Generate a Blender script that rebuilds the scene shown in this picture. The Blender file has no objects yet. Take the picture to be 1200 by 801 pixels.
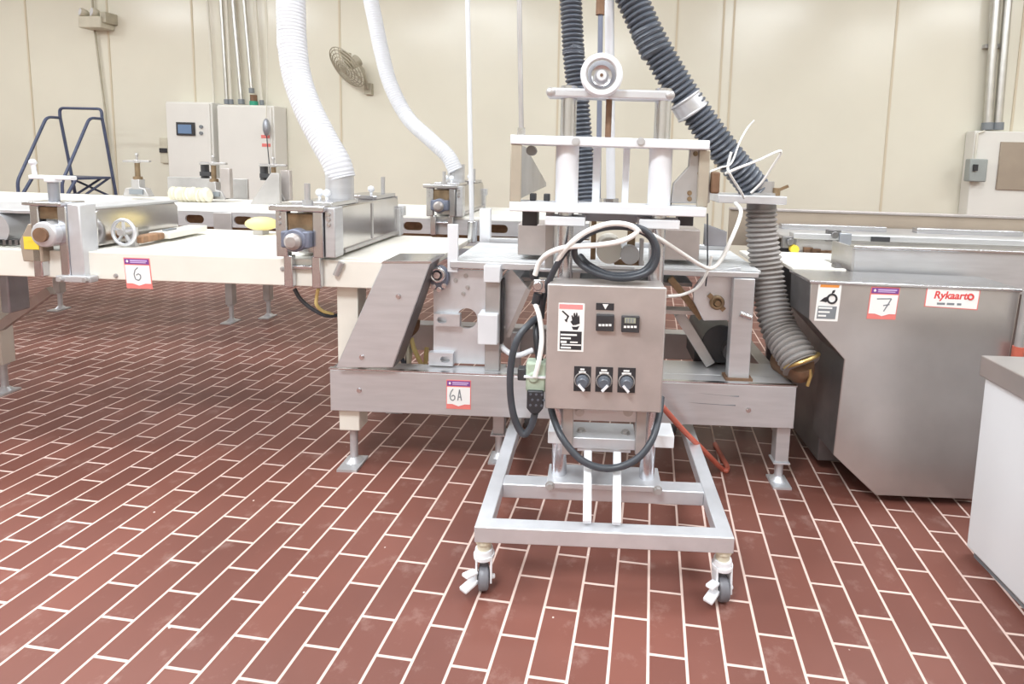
import bpy, bmesh, math, random
from mathutils import Matrix, Vector
random.seed(7)
C = bpy.context.scene.collection
# ------------------------------------------------------------------ camera numbers measured from the tiled floor
F, PITCH, YAW, ROLL, H = 661.54, 0.10945, -0.1202, 0.030, 1.305
PX, PY = 600 + 83.03, 400.5 - 137.88
TW, TR, TCX, TCY = 0.1016, 2.25, 3.58468, -13.73451          # tile width, length ratio, grid origin
cy, sy, cp, sp = math.cos(YAW), math.sin(YAW), math.cos(PITCH), math.sin(PITCH)
fw = Vector((sy*cp, cy*cp, -sp)); ri0 = Vector((cy, -sy, 0)); up0 = ri0.cross(fw)
ri = math.cos(ROLL)*ri0 + math.sin(ROLL)*up0; up = -math.sin(ROLL)*ri0 + math.cos(ROLL)*up0
CAM = Vector((0, 0, H))
# the production line runs at a small angle to the tiles: local axes s (along), d (away), z (up)
ANG = math.radians(5.7)
U = Vector((math.cos(ANG), math.sin(ANG), 0)); N = Vector((-math.sin(ANG), math.cos(ANG), 0)); O = Vector((-.35, 2.17, 0))
ML = Matrix.Translation(O) @ Matrix.Rotation(ANG, 4, 'Z'); MW = Matrix.Identity(4)
def ray(x, y): return ri*((x-PX)/F) + up*(-(y-PY)/F) + fw
def loc(v): v = v - O; return Vector((v.dot(U), v.dot(N), v.z))
def ld(x, y, d): r = ray(x, y); return loc(CAM + r*((d-(CAM-O).dot(N))/r.dot(N)))     # measured point on the plane d
def ls(x, y, s): r = ray(x, y); return loc(CAM + r*((s-(CAM-O).dot(U))/r.dot(U)))
def lz(x, y, z): r = ray(x, y); return loc(CAM + r*((z-H)/r.z))
def wy(x, y, Y): r = ray(x, y); return CAM + r*(Y/r.y)
# ------------------------------------------------------------------ materials
M = {}
def mat(name, col, rough=.5, metal=0., noise=0., nscale=8., bump=0., bscale=60., stretch=(1,1,1), col2=None, emit=0., coat=0., spec=.5):
    m = bpy.data.materials.new(name); m.use_nodes = True
    nt = m.node_tree; b = nt.nodes['Principled BSDF']
    b.inputs['Roughness'].default_value = rough; b.inputs['Metallic'].default_value = metal
    b.inputs['Coat Weight'].default_value = coat; b.inputs['Specular IOR Level'].default_value = spec
    tc = nt.nodes.new('ShaderNodeTexCoord'); mp = nt.nodes.new('ShaderNodeMapping'); mp.inputs['Scale'].default_value = stretch
    nt.links.new(tc.outputs['Object'], mp.inputs['Vector'])
    nz = nt.nodes.new('ShaderNodeTexNoise'); nz.inputs['Scale'].default_value = nscale; nz.inputs['Detail'].default_value = 4
    nt.links.new(mp.outputs['Vector'], nz.inputs['Vector'])
    mx = nt.nodes.new('ShaderNodeMix'); mx.data_type = 'RGBA'
    c2 = col2 or tuple(c*(1-noise) for c in col)
    mx.inputs['A'].default_value = (*col, 1); mx.inputs['B'].default_value = (*c2, 1)
    rp = nt.nodes.new('ShaderNodeMapRange'); rp.inputs['From Min'].default_value = .35; rp.inputs['From Max'].default_value = .7
    nt.links.new(nz.outputs['Fac'], rp.inputs['Value']); nt.links.new(rp.outputs['Result'], mx.inputs['Factor'])
    nt.links.new(mx.outputs['Result'], b.inputs['Base Color'])
    if bump:
        n2 = nt.nodes.new('ShaderNodeTexNoise'); n2.inputs['Scale'].default_value = bscale
        nt.links.new(mp.outputs['Vector'], n2.inputs['Vector'])
        bp = nt.nodes.new('ShaderNodeBump'); bp.inputs['Strength'].default_value = bump; bp.inputs['Distance'].default_value = .002
        nt.links.new(n2.outputs['Fac'], bp.inputs['Height']); nt.links.new(bp.outputs['Normal'], b.inputs['Normal'])
    if emit:
        b.inputs['Emission Color'].default_value = (*col, 1); b.inputs['Emission Strength'].default_value = emit
    M[name] = m; return m
mat('steel', (.60,.605,.625), .34, .5, .10, 6, .05, 90, (1,1,8))
mat('steel_dull', (.52,.505,.50), .40, .5, .2, 7, .06, 60)
mat('steel_dark', (.25,.245,.25), .42, .8, .25, 9)
mat('steel_bright', (.66,.67,.70), .24, 1, .06, 8)
mat('steel_mirror', (.66,.64,.63), .20, 1, .15, 5, .04, 40)
mat('cabinet_steel', (.58,.55,.535), .33, .72, .16, 4)
mat('hopper_tan', (.50,.45,.37), .45, .4, .2, 8)
mat('pink', (.80,.30,.30), .5)
mat('cast_alu', (.70,.715,.75), .42, .6, .10, 14, .05, 80)
mat('pale_paint', (.78,.795,.83), .42, 0, .06, 10)
mat('white_plastic', (.80,.815,.85), .40, 0, .03, 5)
mat('white_paint', (.80,.80,.78), .45, 0, .05, 5)
mat('cream_paint', (.79,.765,.695), .42, 0, .07, 6)
mat('belt_cream', (.88,.86,.79), .65, 0, .08, 5)
mat('belt_white', (.66,.675,.69), .6, 0, .1, 12)
mat('cabinet_cream', (.80,.785,.74), .38, 0, .03, 3)
mat('panel_white', (.76,.785,.81), .35, 0, .03, 3)
mat('rubber_black', (.030,.032,.038), .42, 0, .3, 20)
mat('plastic_dark', (.045,.045,.05), .45, 0, .2, 20)
mat('hose_black', (.12,.135,.165), .34, 0, .3, 12)
mat('hose_grey', (.34,.325,.32), .5, 0, .3, 6, col2=(.24,.215,.20))
mat('hose_white', (.66,.67,.71), .5, 0, .03, 8)
mat('cable_grey', (.055,.062,.075), .38, 0, .2, 20)
mat('cable_white', (.88,.88,.86), .42)
mat('rust', (.26,.15,.09), .7, .2, .4, 14)
mat('brass', (.62,.44,.18), .4, .8, .2, 10)
mat('bronze', (.33,.24,.15), .4, .7, .4, 20)
mat('blue_steel', (.20,.22,.29), .45, .2, .2, 10)
mat('ladder_blue', (.09,.11,.19), .42, .1, .2, 10)
mat('beige_plastic', (.66,.62,.50), .5, 0, .1, 10)
mat('fan_tan', (.50,.46,.36), .5, .2, .2, 10)
mat('conduit', (.62,.61,.58), .32, .9, .1, 8)
mat('conduit_cream', (.74,.71,.62), .45, 0, .05, 8)
mat('grey_box', (.36,.39,.38), .5, 0, .1, 8)
mat('brown_panel', (.42,.35,.28), .5, .3, .1, 5)
mat('yellow', (.85,.63,.06), .45, 0, .05, 8)
mat('yellow_pale', (.86,.70,.30), .5, 0, .1, 8)
mat('red', (.72,.07,.07), .5)
mat('red_soft', (.80,.22,.20), .5)
mat('red_hose', (.58,.14,.09), .45, 0, .2, 10)
mat('orange', (.85,.33,.07), .5)
mat('purple', (.22,.07,.30), .5)
mat('lilac', (.62,.48,.75), .5)
mat('paper', (.88,.88,.87), .6)
mat('ink', (.03,.03,.035), .5)
mat('ink_grey', (.22,.24,.26), .5)
mat('green', (.03,.32,.20), .4)
mat('green_grey', (.48,.58,.46), .5, 0, .3, 20)
mat('lcd', (.38,.40,.31), .25)
mat('screen_blue', (.14,.22,.36), .15, emit=.25)
mat('wood', (.36,.20,.11), .6, 0, .4, 8, stretch=(1,6,1))
mat('tan_metal', (.52,.475,.46), .40, .45, .2, 7)
mat('rag', (.80,.76,.64), .9, 0, .1, 14, .4, 30)
mat('caster_wheel', (.17,.17,.19), .4, 0, .2, 10)
mat('caster_cream', (.70,.66,.52), .45, 0, .12, 12)
mat('grey_plate', (.40,.42,.47), .4, .6, .2, 8)
# walls
mat('wall_cream', (.80,.77,.655), .20, 0, .05, 1.1, spec=.55)
mat('wall_seam', (.66,.58,.44), .5)
mat('ceiling_white', (.80,.78,.72), .7)
def floor_material():
    m = bpy.data.materials.new('quarry_tile'); m.use_nodes = True; nt = m.node_tree; b = nt.nodes['Principled BSDF']; L = nt.links.new
    tc = nt.nodes.new('ShaderNodeTexCoord'); sx = nt.nodes.new('ShaderNodeSeparateXYZ'); L(tc.outputs['Object'], sx.inputs[0])
    def ma(op, a, v, v2=None):
        n = nt.nodes.new('ShaderNodeMath'); n.operation = op
        if hasattr(a, 'is_linked'): L(a, n.inputs[0])
        else: n.inputs[0].default_value = a
        if hasattr(v, 'is_linked'): L(v, n.inputs[1])
        else: n.inputs[1].default_value = v
        if v2 is not None: n.inputs[2].default_value = v2
        return n.outputs[0]
    u = ma('MULTIPLY_ADD', sx.outputs[0], 1/TW, TCX); v = ma('MULTIPLY_ADD', sx.outputs[1], 1/TW, TCY + TR/2)
    cb = nt.nodes.new('ShaderNodeCombineXYZ'); L(v, cb.inputs[0]); L(u, cb.inputs[1])
    br = nt.nodes.new('ShaderNodeTexBrick'); br.offset = .5; br.offset_frequency = 2; br.squash = 1
    L(cb.outputs[0], br.inputs['Vector'])
    br.inputs['Scale'].default_value = 1; br.inputs['Mortar Size'].default_value = .046; br.inputs['Mortar Smooth'].default_value = .3
    br.inputs['Bias'].default_value = 0; br.inputs['Brick Width'].default_value = TR; br.inputs['Row Height'].default_value = 1
    br.inputs['Color1'].default_value = (.208,.077,.058,1); br.inputs['Color2'].default_value = (.165,.060,.046,1); br.inputs['Mortar'].default_value = (.74,.575,.52,1)
    nz = nt.nodes.new('ShaderNodeTexNoise'); nz.inputs['Scale'].default_value = 1.3; nz.inputs['Detail'].default_value = 6; L(tc.outputs['Object'], nz.inputs['Vector'])
    cr = nt.nodes.new('ShaderNodeValToRGB'); cr.color_ramp.elements[0].position = .3; cr.color_ramp.elements[0].color = (.78,.76,.74,1)
    cr.color_ramp.elements[1].position = .7; cr.color_ramp.elements[1].color = (1.08,1.05,1.03,1); L(nz.outputs['Fac'], cr.inputs['Fac'])
    mu = nt.nodes.new('ShaderNodeMix'); mu.data_type = 'RGBA'; mu.blend_type = 'MULTIPLY'; mu.inputs['Factor'].default_value = 1
    L(br.outputs['Color'], mu.inputs['A']); L(cr.outputs['Color'], mu.inputs['B'])
    # dusty flour film in patches and small white specks
    n2 = nt.nodes.new('ShaderNodeTexNoise'); n2.inputs['Scale'].default_value = 9; n2.inputs['Detail'].default_value = 8; n2.inputs['Roughness'].default_value = .7; L(tc.outputs['Object'], n2.inputs['Vector'])
    mr = nt.nodes.new('ShaderNodeMapRange'); mr.inputs['From Min'].default_value = .56; mr.inputs['From Max'].default_value = .80; mr.inputs['To Max'].default_value = .30; L(n2.outputs['Fac'], mr.inputs['Value'])
    m2 = nt.nodes.new('ShaderNodeMix'); m2.data_type = 'RGBA'; m2.inputs['B'].default_value = (.62,.47,.42,1); L(mr.outputs['Result'], m2.inputs['Factor']); L(mu.outputs['Result'], m2.inputs['A'])
    vo = nt.nodes.new('ShaderNodeTexVoronoi'); vo.inputs['Scale'].default_value = 8.5; L(tc.outputs['Object'], vo.inputs['Vector'])
    m3r = nt.nodes.new('ShaderNodeMapRange'); m3r.inputs['From Min'].default_value = .035; m3r.inputs['From Max'].default_value = .02; L(vo.outputs['Distance'], m3r.inputs['Value'])
    m3 = nt.nodes.new('ShaderNodeMix'); m3.data_type = 'RGBA'; m3.inputs['B'].default_value = (.85,.72,.66,1); L(m3r.outputs['Result'], m3.inputs['Factor']); L(m2.outputs['Result'], m3.inputs['A'])
    L(m3.outputs['Result'], b.inputs['Base Color'])
    rr = nt.nodes.new('ShaderNodeMapRange'); rr.inputs['To Min'].default_value = .46; rr.inputs['To Max'].default_value = .8; L(br.outputs['Fac'], rr.inputs['Value']); L(rr.outputs['Result'], b.inputs['Roughness'])
    bp = nt.nodes.new('ShaderNodeBump'); bp.invert = True; bp.inputs['Strength'].default_value = .5; bp.inputs['Distance'].default_value = .003; L(br.outputs['Fac'], bp.inputs['Height']); L(bp.outputs['Normal'], b.inputs['Normal'])
    M['floor'] = m
floor_material()
# ------------------------------------------------------------------ mesh builder
def V(*a): return Vector(a[0]) if len(a) == 1 else Vector(a)
def spline(pts, n=12):
    pts = [Vector(p) for p in pts]; out = []
    P = [2*pts[0]-pts[1]] + pts + [2*pts[-1]-pts[-2]]
    for i in range(1, len(P)-2):
        a, b, c, d = P[i-1], P[i], P[i+1], P[i+2]
        for k in range(n):
            t = k/n
            out.append(.5*((2*b)+(c-a)*t+(2*a-5*b+4*c-d)*t*t+(3*b-a-3*c+d)*t**3))
    out.append(pts[-1]); return out
class B:
    def __init__(s): s.bm = bmesh.new()
    def _f(s, vs):
        try: return s.bm.faces.new(vs)
        except ValueError: return None
    def box(s, a, b):
        x0,x1 = sorted((a[0],b[0])); y0,y1 = sorted((a[1],b[1])); z0,z1 = sorted((a[2],b[2]))
        v = [s.bm.verts.new(p) for p in ((x0,y0,z0),(x1,y0,z0),(x1,y1,z0),(x0,y1,z0),(x0,y0,z1),(x1,y0,z1),(x1,y1,z1),(x0,y1,z1))]
        for q in ((3,2,1,0),(4,5,6,7),(0,1,5,4),(1,2,6,5),(2,3,7,6),(3,0,4,7)): s._f([v[i] for i in q])
        return s
    def bar(s, p, q, w, h, upv=(0,0,1)):
        p, q = V(p), V(q); t = (q-p).normalized(); u_ = V(upv)
        if abs(t.dot(u_)) > .95: u_ = V((0,1,0))
        a = t.cross(u_).normalized(); b = a.cross(t)
        v = [s.bm.verts.new(c + a*i*w/2 + b*j*h/2) for c in (p,q) for i,j in ((-1,-1),(1,-1),(1,1),(-1,1))]
        for f in ((0,1,2,3),(7,6,5,4),(0,4,5,1),(1,5,6,2),(2,6,7,3),(3,7,4,0)): s._f([v[i] for i in f])
        return s
    def sweep(s, pts, rad, seg=12, caps=True):
        n = len(pts); prev = None; rings = []
        for i, p in enumerate(pts):
            t = (pts[min(i+1,n-1)]-pts[max(i-1,0)]).normalized()
            if prev is None:
                a = t.orthogonal().normalized()
            else:
                a = (prev - t*prev.dot(t)).normalized()
            prev = a; b = t.cross(a); r = rad[i] if isinstance(rad, (list, tuple)) else rad
            rings.append([s.bm.verts.new(p + (a*math.cos(2*math.pi*k/seg)+b*math.sin(2*math.pi*k/seg))*r) for k in range(seg)])
        for i in range(n-1):
            for k in range(seg): s._f([rings[i][k], rings[i][(k+1)%seg], rings[i+1][(k+1)%seg], rings[i+1][k]])
        if caps: s._f(rings[0][::-1]); s._f(rings[-1])
        return s
    def cyl(s, p, q, r, r2=None, seg=20): return s.sweep([V(p), V(q)], [r, r if r2 is None else r2], seg)
    def tube(s, pts, r, seg=10, n=10): return s.sweep(spline(pts, n), r, seg)
    def pipe(s, pts, r, seg=10): return s.sweep([V(p) for p in pts], r, seg)
    def bentpipe(s, pts, r, rb=.04, seg=10):
        pts = [V(p) for p in pts]; out = [pts[0]]
        for i in range(1, len(pts)-1):
            a, b, c = pts[i-1], pts[i], pts[i+1]
            k = min(rb, (a-b).length*.45, (c-b).length*.45); p0 = b+(a-b).normalized()*k; p1 = b+(c-b).normalized()*k
            for j in range(7): t = j/6; out.append((1-t)**2*p0+2*t*(1-t)*b+t*t*p1)
        out.append(pts[-1]); return s.sweep(out, r, seg)
    def corr(s, pts, r, pitch, amp=.10, seg=18, r1=None):
        sp_ = spline(pts, 40); L = [0]
        for i in range(1, len(sp_)): L.append(L[-1]+(sp_[i]-sp_[i-1]).length)
        tot = L[-1]; n = int(tot/pitch*6); out = []; rad = []; j = 0
        for i in range(n+1):
            x = tot*i/n
            while j < len(L)-2 and L[j+1] < x: j += 1
            t = (x-L[j])/max(1e-9, L[j+1]-L[j]); out.append(sp_[j].lerp(sp_[j+1], t))
            rr = r if r1 is None else r+(r1-r)*x/tot
            rad.append(rr*(1+amp*(abs(math.sin(math.pi*x/pitch))*2-1)))
        return s.sweep(out, rad, seg)
    def ring(s, c, ax, R, r, seg=32, k=10):
        c, ax = V(c), V(ax).normalized(); a = ax.orthogonal().normalized(); b = ax.cross(a); rg = []
        for i in range(seg):
            t = 2*math.pi*i/seg; o = a*math.cos(t)+b*math.sin(t)
            rg.append([s.bm.verts.new(c+o*(R+r*math.cos(2*math.pi*j/k))+ax*r*math.sin(2*math.pi*j/k)) for j in range(k)])
        for i in range(seg):
            for j in range(k): s._f([rg[i][j], rg[(i+1)%seg][j], rg[(i+1)%seg][(j+1)%k], rg[i][(j+1)%k]])
        return s
    def lathe(s, c, ax, prof, seg=28):
        c, ax = V(c), V(ax).normalized(); return s.sweep_prof(c, ax, prof, seg)
    def sweep_prof(s, c, ax, prof, seg):
        a = ax.orthogonal().normalized(); b = ax.cross(a); rg = []
        for r, h in prof: rg.append([s.bm.verts.new(c+ax*h+(a*math.cos(2*math.pi*k/seg)+b*math.sin(2*math.pi*k/seg))*max(r,1e-5)) for k in range(seg)])
        for i in range(len(prof)-1):
            for k in range(seg): s._f([rg[i][k], rg[i][(k+1)%seg], rg[i+1][(k+1)%seg], rg[i+1][k]])
        s._f(rg[0][::-1]); s._f(rg[-1]); return s
    def ball(s, c, r, sc=(1,1,1)):
        bmesh.ops.create_uvsphere(s.bm, u_segments=16, v_segments=10, radius=r, matrix=Matrix.Translation(V(c)) @ Matrix.Diagonal((*sc,1))); return s
    def _ax(s, axis, p, h):
        return {'d': (p[0], h, p[1]), 's': (h, p[0], p[1]), 'z': (p[0], p[1], h)}[axis]
    def prism(s, poly, axis, lo, hi):
        a = [s.bm.verts.new(s._ax(axis, p, lo)) for p in poly]; b = [s.bm.verts.new(s._ax(axis, p, hi)) for p in poly]; n = len(poly)
        s._f(a); s._f(b[::-1])
        for i in range(n): s._f([a[i], b[i], b[(i+1)%n], a[(i+1)%n]])
        return s
    def holed(s, poly, holes, axis, lo, hi):
        for h in (lo, hi):
            es = []
            for lp in [poly]+holes:
                vs = [s.bm.verts.new(s._ax(axis, p, h)) for p in lp]
                es += [s.bm.edges.new((vs[i], vs[(i+1)%len(vs)])) for i in range(len(vs))]
            bmesh.ops.triangle_fill(s.bm, edges=es, use_beauty=True)
        for lp in [poly]+holes:
            a = [s.bm.verts.new(s._ax(axis, p, lo)) for p in lp]; b = [s.bm.verts.new(s._ax(axis, p, hi)) for p in lp]; n = len(lp)
            for i in range(n): s._f([a[i], b[i], b[(i+1)%n], a[(i+1)%n]])
        bmesh.ops.remove_doubles(s.bm, verts=s.bm.verts, dist=1e-5)
        return s
BASE = {}; FR = {}
def link(name, b, m, base, frame, parent=None, bevel=0.):
    bm = b.bm
    bmesh.ops.translate(bm, verts=bm.verts, vec=-V(base))
    bmesh.ops.recalc_face_normals(bm, faces=bm.faces)
    me = bpy.data.meshes.new(name); bm.to_mesh(me); bm.free()
    me.polygons.foreach_set('use_smooth', [True]*len(me.polygons)); me.set_sharp_from_angle(angle=math.radians(38))
    ms = m if isinstance(m, (list, tuple)) else [m]
    for k in ms: me.materials.append(M[k])
    o = bpy.data.objects.new(name, me); C.objects.link(o)
    if bevel:
        md = o.modifiers.new('bevel', 'BEVEL'); md.width = bevel; md.segments = 2; md.limit_method = 'ANGLE'; md.angle_limit = math.radians(50); md.harden_normals = False
    if parent: o.parent = parent
    else: o.matrix_world = frame @ Matrix.Translation(V(base))
    BASE[o.name] = V(base); FR[o.name] = frame
    return o
def thing(name, label, cat, base=(0,0,0), frame=None, group=None):
    frame = ML if frame is None else frame
    o = bpy.data.objects.new(name, None); C.objects.link(o); o.empty_display_size = .1
    o.matrix_world = frame @ Matrix.Translation(V(base)); BASE[o.name] = V(base); FR[o.name] = frame
    o['label'] = label; o['category'] = cat
    if group: o['group'] = group
    return o
def part(name, b, m, par, bevel=0., label=None):
    o = link(name, b, m, BASE[par.name], FR[par.name], par, bevel)
    if label: o['label'] = label
    return o
def one(name, b, m, label, cat, base=(0,0,0), frame=None, group=None, bevel=0.):
    o = link(name, b, m, base, ML if frame is None else frame, None, bevel); o['label'] = label; o['category'] = cat
    if group: o['group'] = group
    return o
def struct(name, b, m, frame=None):
    o = link(name, b, m, (0,0,0), MW if frame is None else frame); o['kind'] = 'structure'; return o
def copytree(o, dx, label, group=None):
    def cp(x, par):
        c = x.copy(); C.objects.link(c); BASE[c.name] = BASE[x.name]; FR[c.name] = FR[x.name]
        if par: c.parent = par
        for k in list(x.children): cp(k, c)
        return c
    r = cp(o, None); r.matrix_world = FR[o.name] @ Matrix.Translation(BASE[o.name]+V(dx)); r['label'] = label
    if group: r['group'] = group
    return r
def textb(txt, size, c, rot=None, squash=1., shear=0., ext=.0004, frame='d', bold=0.):
    """real lettering as a thin solid on a plane d = c[1], centred on c"""
    cu = bpy.data.curves.new('t', 'FONT'); cu.body = txt; cu.size = size; cu.extrude = ext; cu.align_x = 'CENTER'; cu.align_y = 'CENTER'; cu.shear = shear; cu.offset = bold
    ob = bpy.data.objects.new('t', cu); C.objects.link(ob); me = bpy.data.meshes.new_from_object(ob)
    b = B(); b.bm.from_mesh(me); bpy.data.objects.remove(ob); bpy.data.meshes.remove(me)
    for v in b.bm.verts: x, y, z = v.co; v.co = (c[0]+x*squash, c[1]-z, c[2]+y)
    return b
def stroke(pts, w, d, th=.0006):
    """flat pen stroke lying on the plane d; pts are (s, z)"""
    b = B()
    for i in range(len(pts)-1):
        b.bar((pts[i][0], d, pts[i][1]), (pts[i+1][0], d, pts[i+1][1]), w, th, (0,1,0))
    return b
def hexbolt(b, c, ax, r, h):
    c, ax = V(c), V(ax).normalized(); b.cyl(c, c+ax*h, r, seg=6); b.cyl(c, c+ax*h*.25, r*1.35, seg=16); return b
def bolts(pts, ax, r, hh, m, par, nm='bolt'):
    for p in pts: b = B(); hexbolt(b, p, ax, r, hh); part(nm, b, m, par)
def circ(cx, cz, r, n=28, a0=0, rz=None): return [(cx+r*math.cos(a0+2*math.pi*i/n), cz+(rz or r)*math.sin(a0+2*math.pi*i/n)) for i in range(n)]
def slot(cx, cz, w, h, n=8):
    r = h/2; o = []
    for i in range(n+1): t = -math.pi/2+math.pi*i/n; o.append((cx+w/2-r+r*math.cos(t), cz+r*math.sin(t)))
    for i in range(n+1): t = math.pi/2+math.pi*i/n; o.append((cx-w/2+r+r*math.cos(t), cz+r*math.sin(t)))
    return o
def tag(par, c, w, h, d, pen, lean=0.):
    """auction lot sticker: red border, purple header, white field with a hand-written number, red wave below"""
    cs, cz = c
    def q(x, z): return (cs+x*w/2+lean*z*h/2, cz+z*h/2)
    st = part('lot_sticker', B().prism([q(-1,-1),q(1,-1),q(1,1),q(-1,1)], 'd', d-.001, d+.0005), 'red_soft', par, label='red bordered lot sticker with a purple header')
    part('sticker_field', B().prism([q(-.94,-.66),q(-.5,-.66),q(0,-.80),q(.5,-.66),q(.94,-.66),q(.94,.52),q(-.94,.52)], 'd', d-.0018, d-.0005), 'paper', st)
    part('sticker_header', B().prism([q(-.94,.60),q(.94,.60),q(.94,.94),q(-.94,.94)], 'd', d-.0018, d-.0005), 'purple', st)
    part('sticker_mark', B().prism([q(-.72,.68),q(-.62,.77),q(-.72,.88),q(-.82,.77)], 'd', d-.0024, d-.0012), 'paper', st)
    b = B()
    for x0, x1, z0, z1 in ((-.5,.8,.78,.86),(-.5,.7,.68,.73)): b.prism([q(x0,z0),q(x1,z0),q(x1,z1),q(x0,z1)], 'd', d-.0024, d-.0012)
    part('header_print', b, 'lilac', st)
    b = B()
    for pl in pen:
        for i in range(len(pl)-1):
            a, e = q(*pl[i]), q(*pl[i+1]); b.bar((a[0], d-.0022, a[1]), (e[0], d-.0022, e[1]), .0042, .0008, (0,1,0))
    part('handwritten_number', b, 'ink_grey', st)
PEN6 = [[(.05,.38),(-.18,.22),(-.3,-.08),(-.22,-.38),(.0,-.46),(.18,-.32),(.2,-.12),(.04,-.02),(-.14,-.12)]]
PEN6A = [[(-.45,.38),(-.6,.2),(-.7,-.08),(-.64,-.34),(-.46,-.42),(-.3,-.3),(-.3,-.12),(-.44,-.04),(-.58,-.14)], [(-.06,-.4),(.08,.36),(.24,-.4)], [(.0,-.16),(.2,-.16)]]
PEN7 = [[(-.5,.26),(.5,.3),(.34,-.02),(.08,-.5)], [(.0,-.14),(.42,-.06)]]
# ================================================================== the room
XL, XR, YB, YF, ZC = -12., 7.5, 7.0, -5.5, 4.3
struct('floor', B().box((XL,YF,-.1),(XR,YB,0)), 'floor')
struct('wall_back', B().box((XL,YB,0),(XR,YB+.15,ZC)), 'wall_cream')
struct('wall_left', B().box((XL-.15,YF,0),(XL,YB,ZC)), 'wall_cream')
struct('wall_right', B().box((XR,YF,0),(XR+.15,YB,ZC)), 'wall_cream')
struct('wall_front', B().box((XL,YF-.15,0),(XR,YF,ZC)), 'wall_cream')
struct('ceiling', B().box((XL,YF,ZC),(XR,YB,ZC+.12)), 'ceiling_white')
struct('baseboard_back', B().box((XL,YB-.02,0),(XR,YB,.15)), 'grey_plate')
k = 0
for px_, py_ in ((38,120),(132,120),(229,110),(400,150),(655,60),(792,60),(846,60),(858,60),(1046,80),(1195,60)):
    x = wy(px_, py_, YB).x; k += 1
    struct('trim_%d' % k, B().box((x-.012,YB-.008,.15),(x+.012,YB,ZC)), 'wall_seam')

# ================================================================== things on the back wall (world frame)
def wl(px_, py_, Y=6.97): return wy(px_, py_, Y)
# control cabinets
a, b_ = wl(192,123,6.75), wl(251,240,6.75)
t = thing('control_cabinet', 'white wall cabinet with a small blue touch screen, left of the wider blank cabinet', 'cabinet', (a.x,6.75,.62), MW)
part('cabinet_body', B().box((a.x,6.78,.0),(b_.x,6.99,1.93)), 'cabinet_cream', t, .01)
d1 = part('cabinet_door', B().box((a.x+.02,6.755,.65),(b_.x-.02,6.785,1.91)), 'cabinet_cream', t, .006)
h0, h1 = wl(207,143,6.75), wl(229,159,6.75)
s1 = part('touch_screen', B().box((h0.x,6.735,h1.z),(h1.x,6.757,h0.z)), 'plastic_dark', t, .004, label='dark framed blue touch screen')
part('screen_glass', B().box((h0.x+.03,6.731,h1.z+.025),(h1.x-.04,6.737,h0.z-.03)), 'screen_blue', s1)
for yy in (148.5,156): p = wl(236,yy,6.75); part('push_button', B().cyl((p.x,6.757,p.z),(p.x,6.735,p.z),.022), 'ink_grey', t)
a, b_ = wl(253,124,6.72), wl(323,240,6.72)
t = thing('control_cabinet', 'wide blank white wall cabinet under the row of conduits', 'cabinet', (a.x,6.72,.62), MW)
part('cabinet_body', B().box((a.x,6.74,.0),(b_.x,6.99,1.90)), 'cabinet_cream', t, .01)
part('cabinet_door', B().box((a.x+.02,6.712,.63),(b_.x-.02,6.742,1.88)), 'cabinet_cream', t, .006)
for x0,y0,x1,y1 in ((306,158,316,162),(307,168,317,172)):
    p, q_ = wl(x0,y0,6.71), wl(x1,y1,6.71); part('warning_strip', B().box((p.x,6.708,q_.z),(q_.x,6.714,p.z)), 'red_soft', t, label='small red label')
p = wl(294,112,6.8)
sl = part('beacon', B().cyl((p.x,6.85,1.90),(p.x,6.85,1.96),.05), 'green', t, label='small green and red beacon')
part('beacon_cap', B().cyl((p.x,6.85,1.96),(p.x,6.85,2.04),.042), 'rust', sl)
p = wl(187,176,6.9)
t = thing('outlet_box', 'small beige switch plate on the back wall beside the touch screen cabinet', 'outlet', (p.x,6.98,p.z), MW)
part('cover_plate', B().box((p.x-.06,6.965,p.z-.17),(p.x+.06,7.0,p.z+.17)), 'beige_plastic', t, .004)
part('switch', B().box((p.x-.055,6.952,p.z-.03),(p.x+.055,6.968,p.z+.03)), 'ink', t)
# pendant station beside the wide cabinet
p = wl(322,150,6.8)
t = thing('pendant_station', 'dark grey push button pendant hanging on its cable at the edge of the blank cabinet', 'pendant', (p.x,6.64,p.z-.1), MW)
part('pendant_body', B().ball((p.x,6.64,p.z),.085,(.5,.5,1.3)), 'grey_plate', t)
part('pendant_cable', B().tube([(p.x,6.64,p.z+.1),(p.x-.02,6.7,p.z+.5),(p.x-.03,6.75,p.z+1.2),(p.x-.05,6.8,ZC)],.006), 'conduit_cream', t)
part('cable_tail', B().tube([(p.x,6.64,p.z-.1),(p.x+.02,6.64,p.z-.4),(p.x+.04,6.64,p.z-.7)],.006), 'cable_grey', t)
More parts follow.
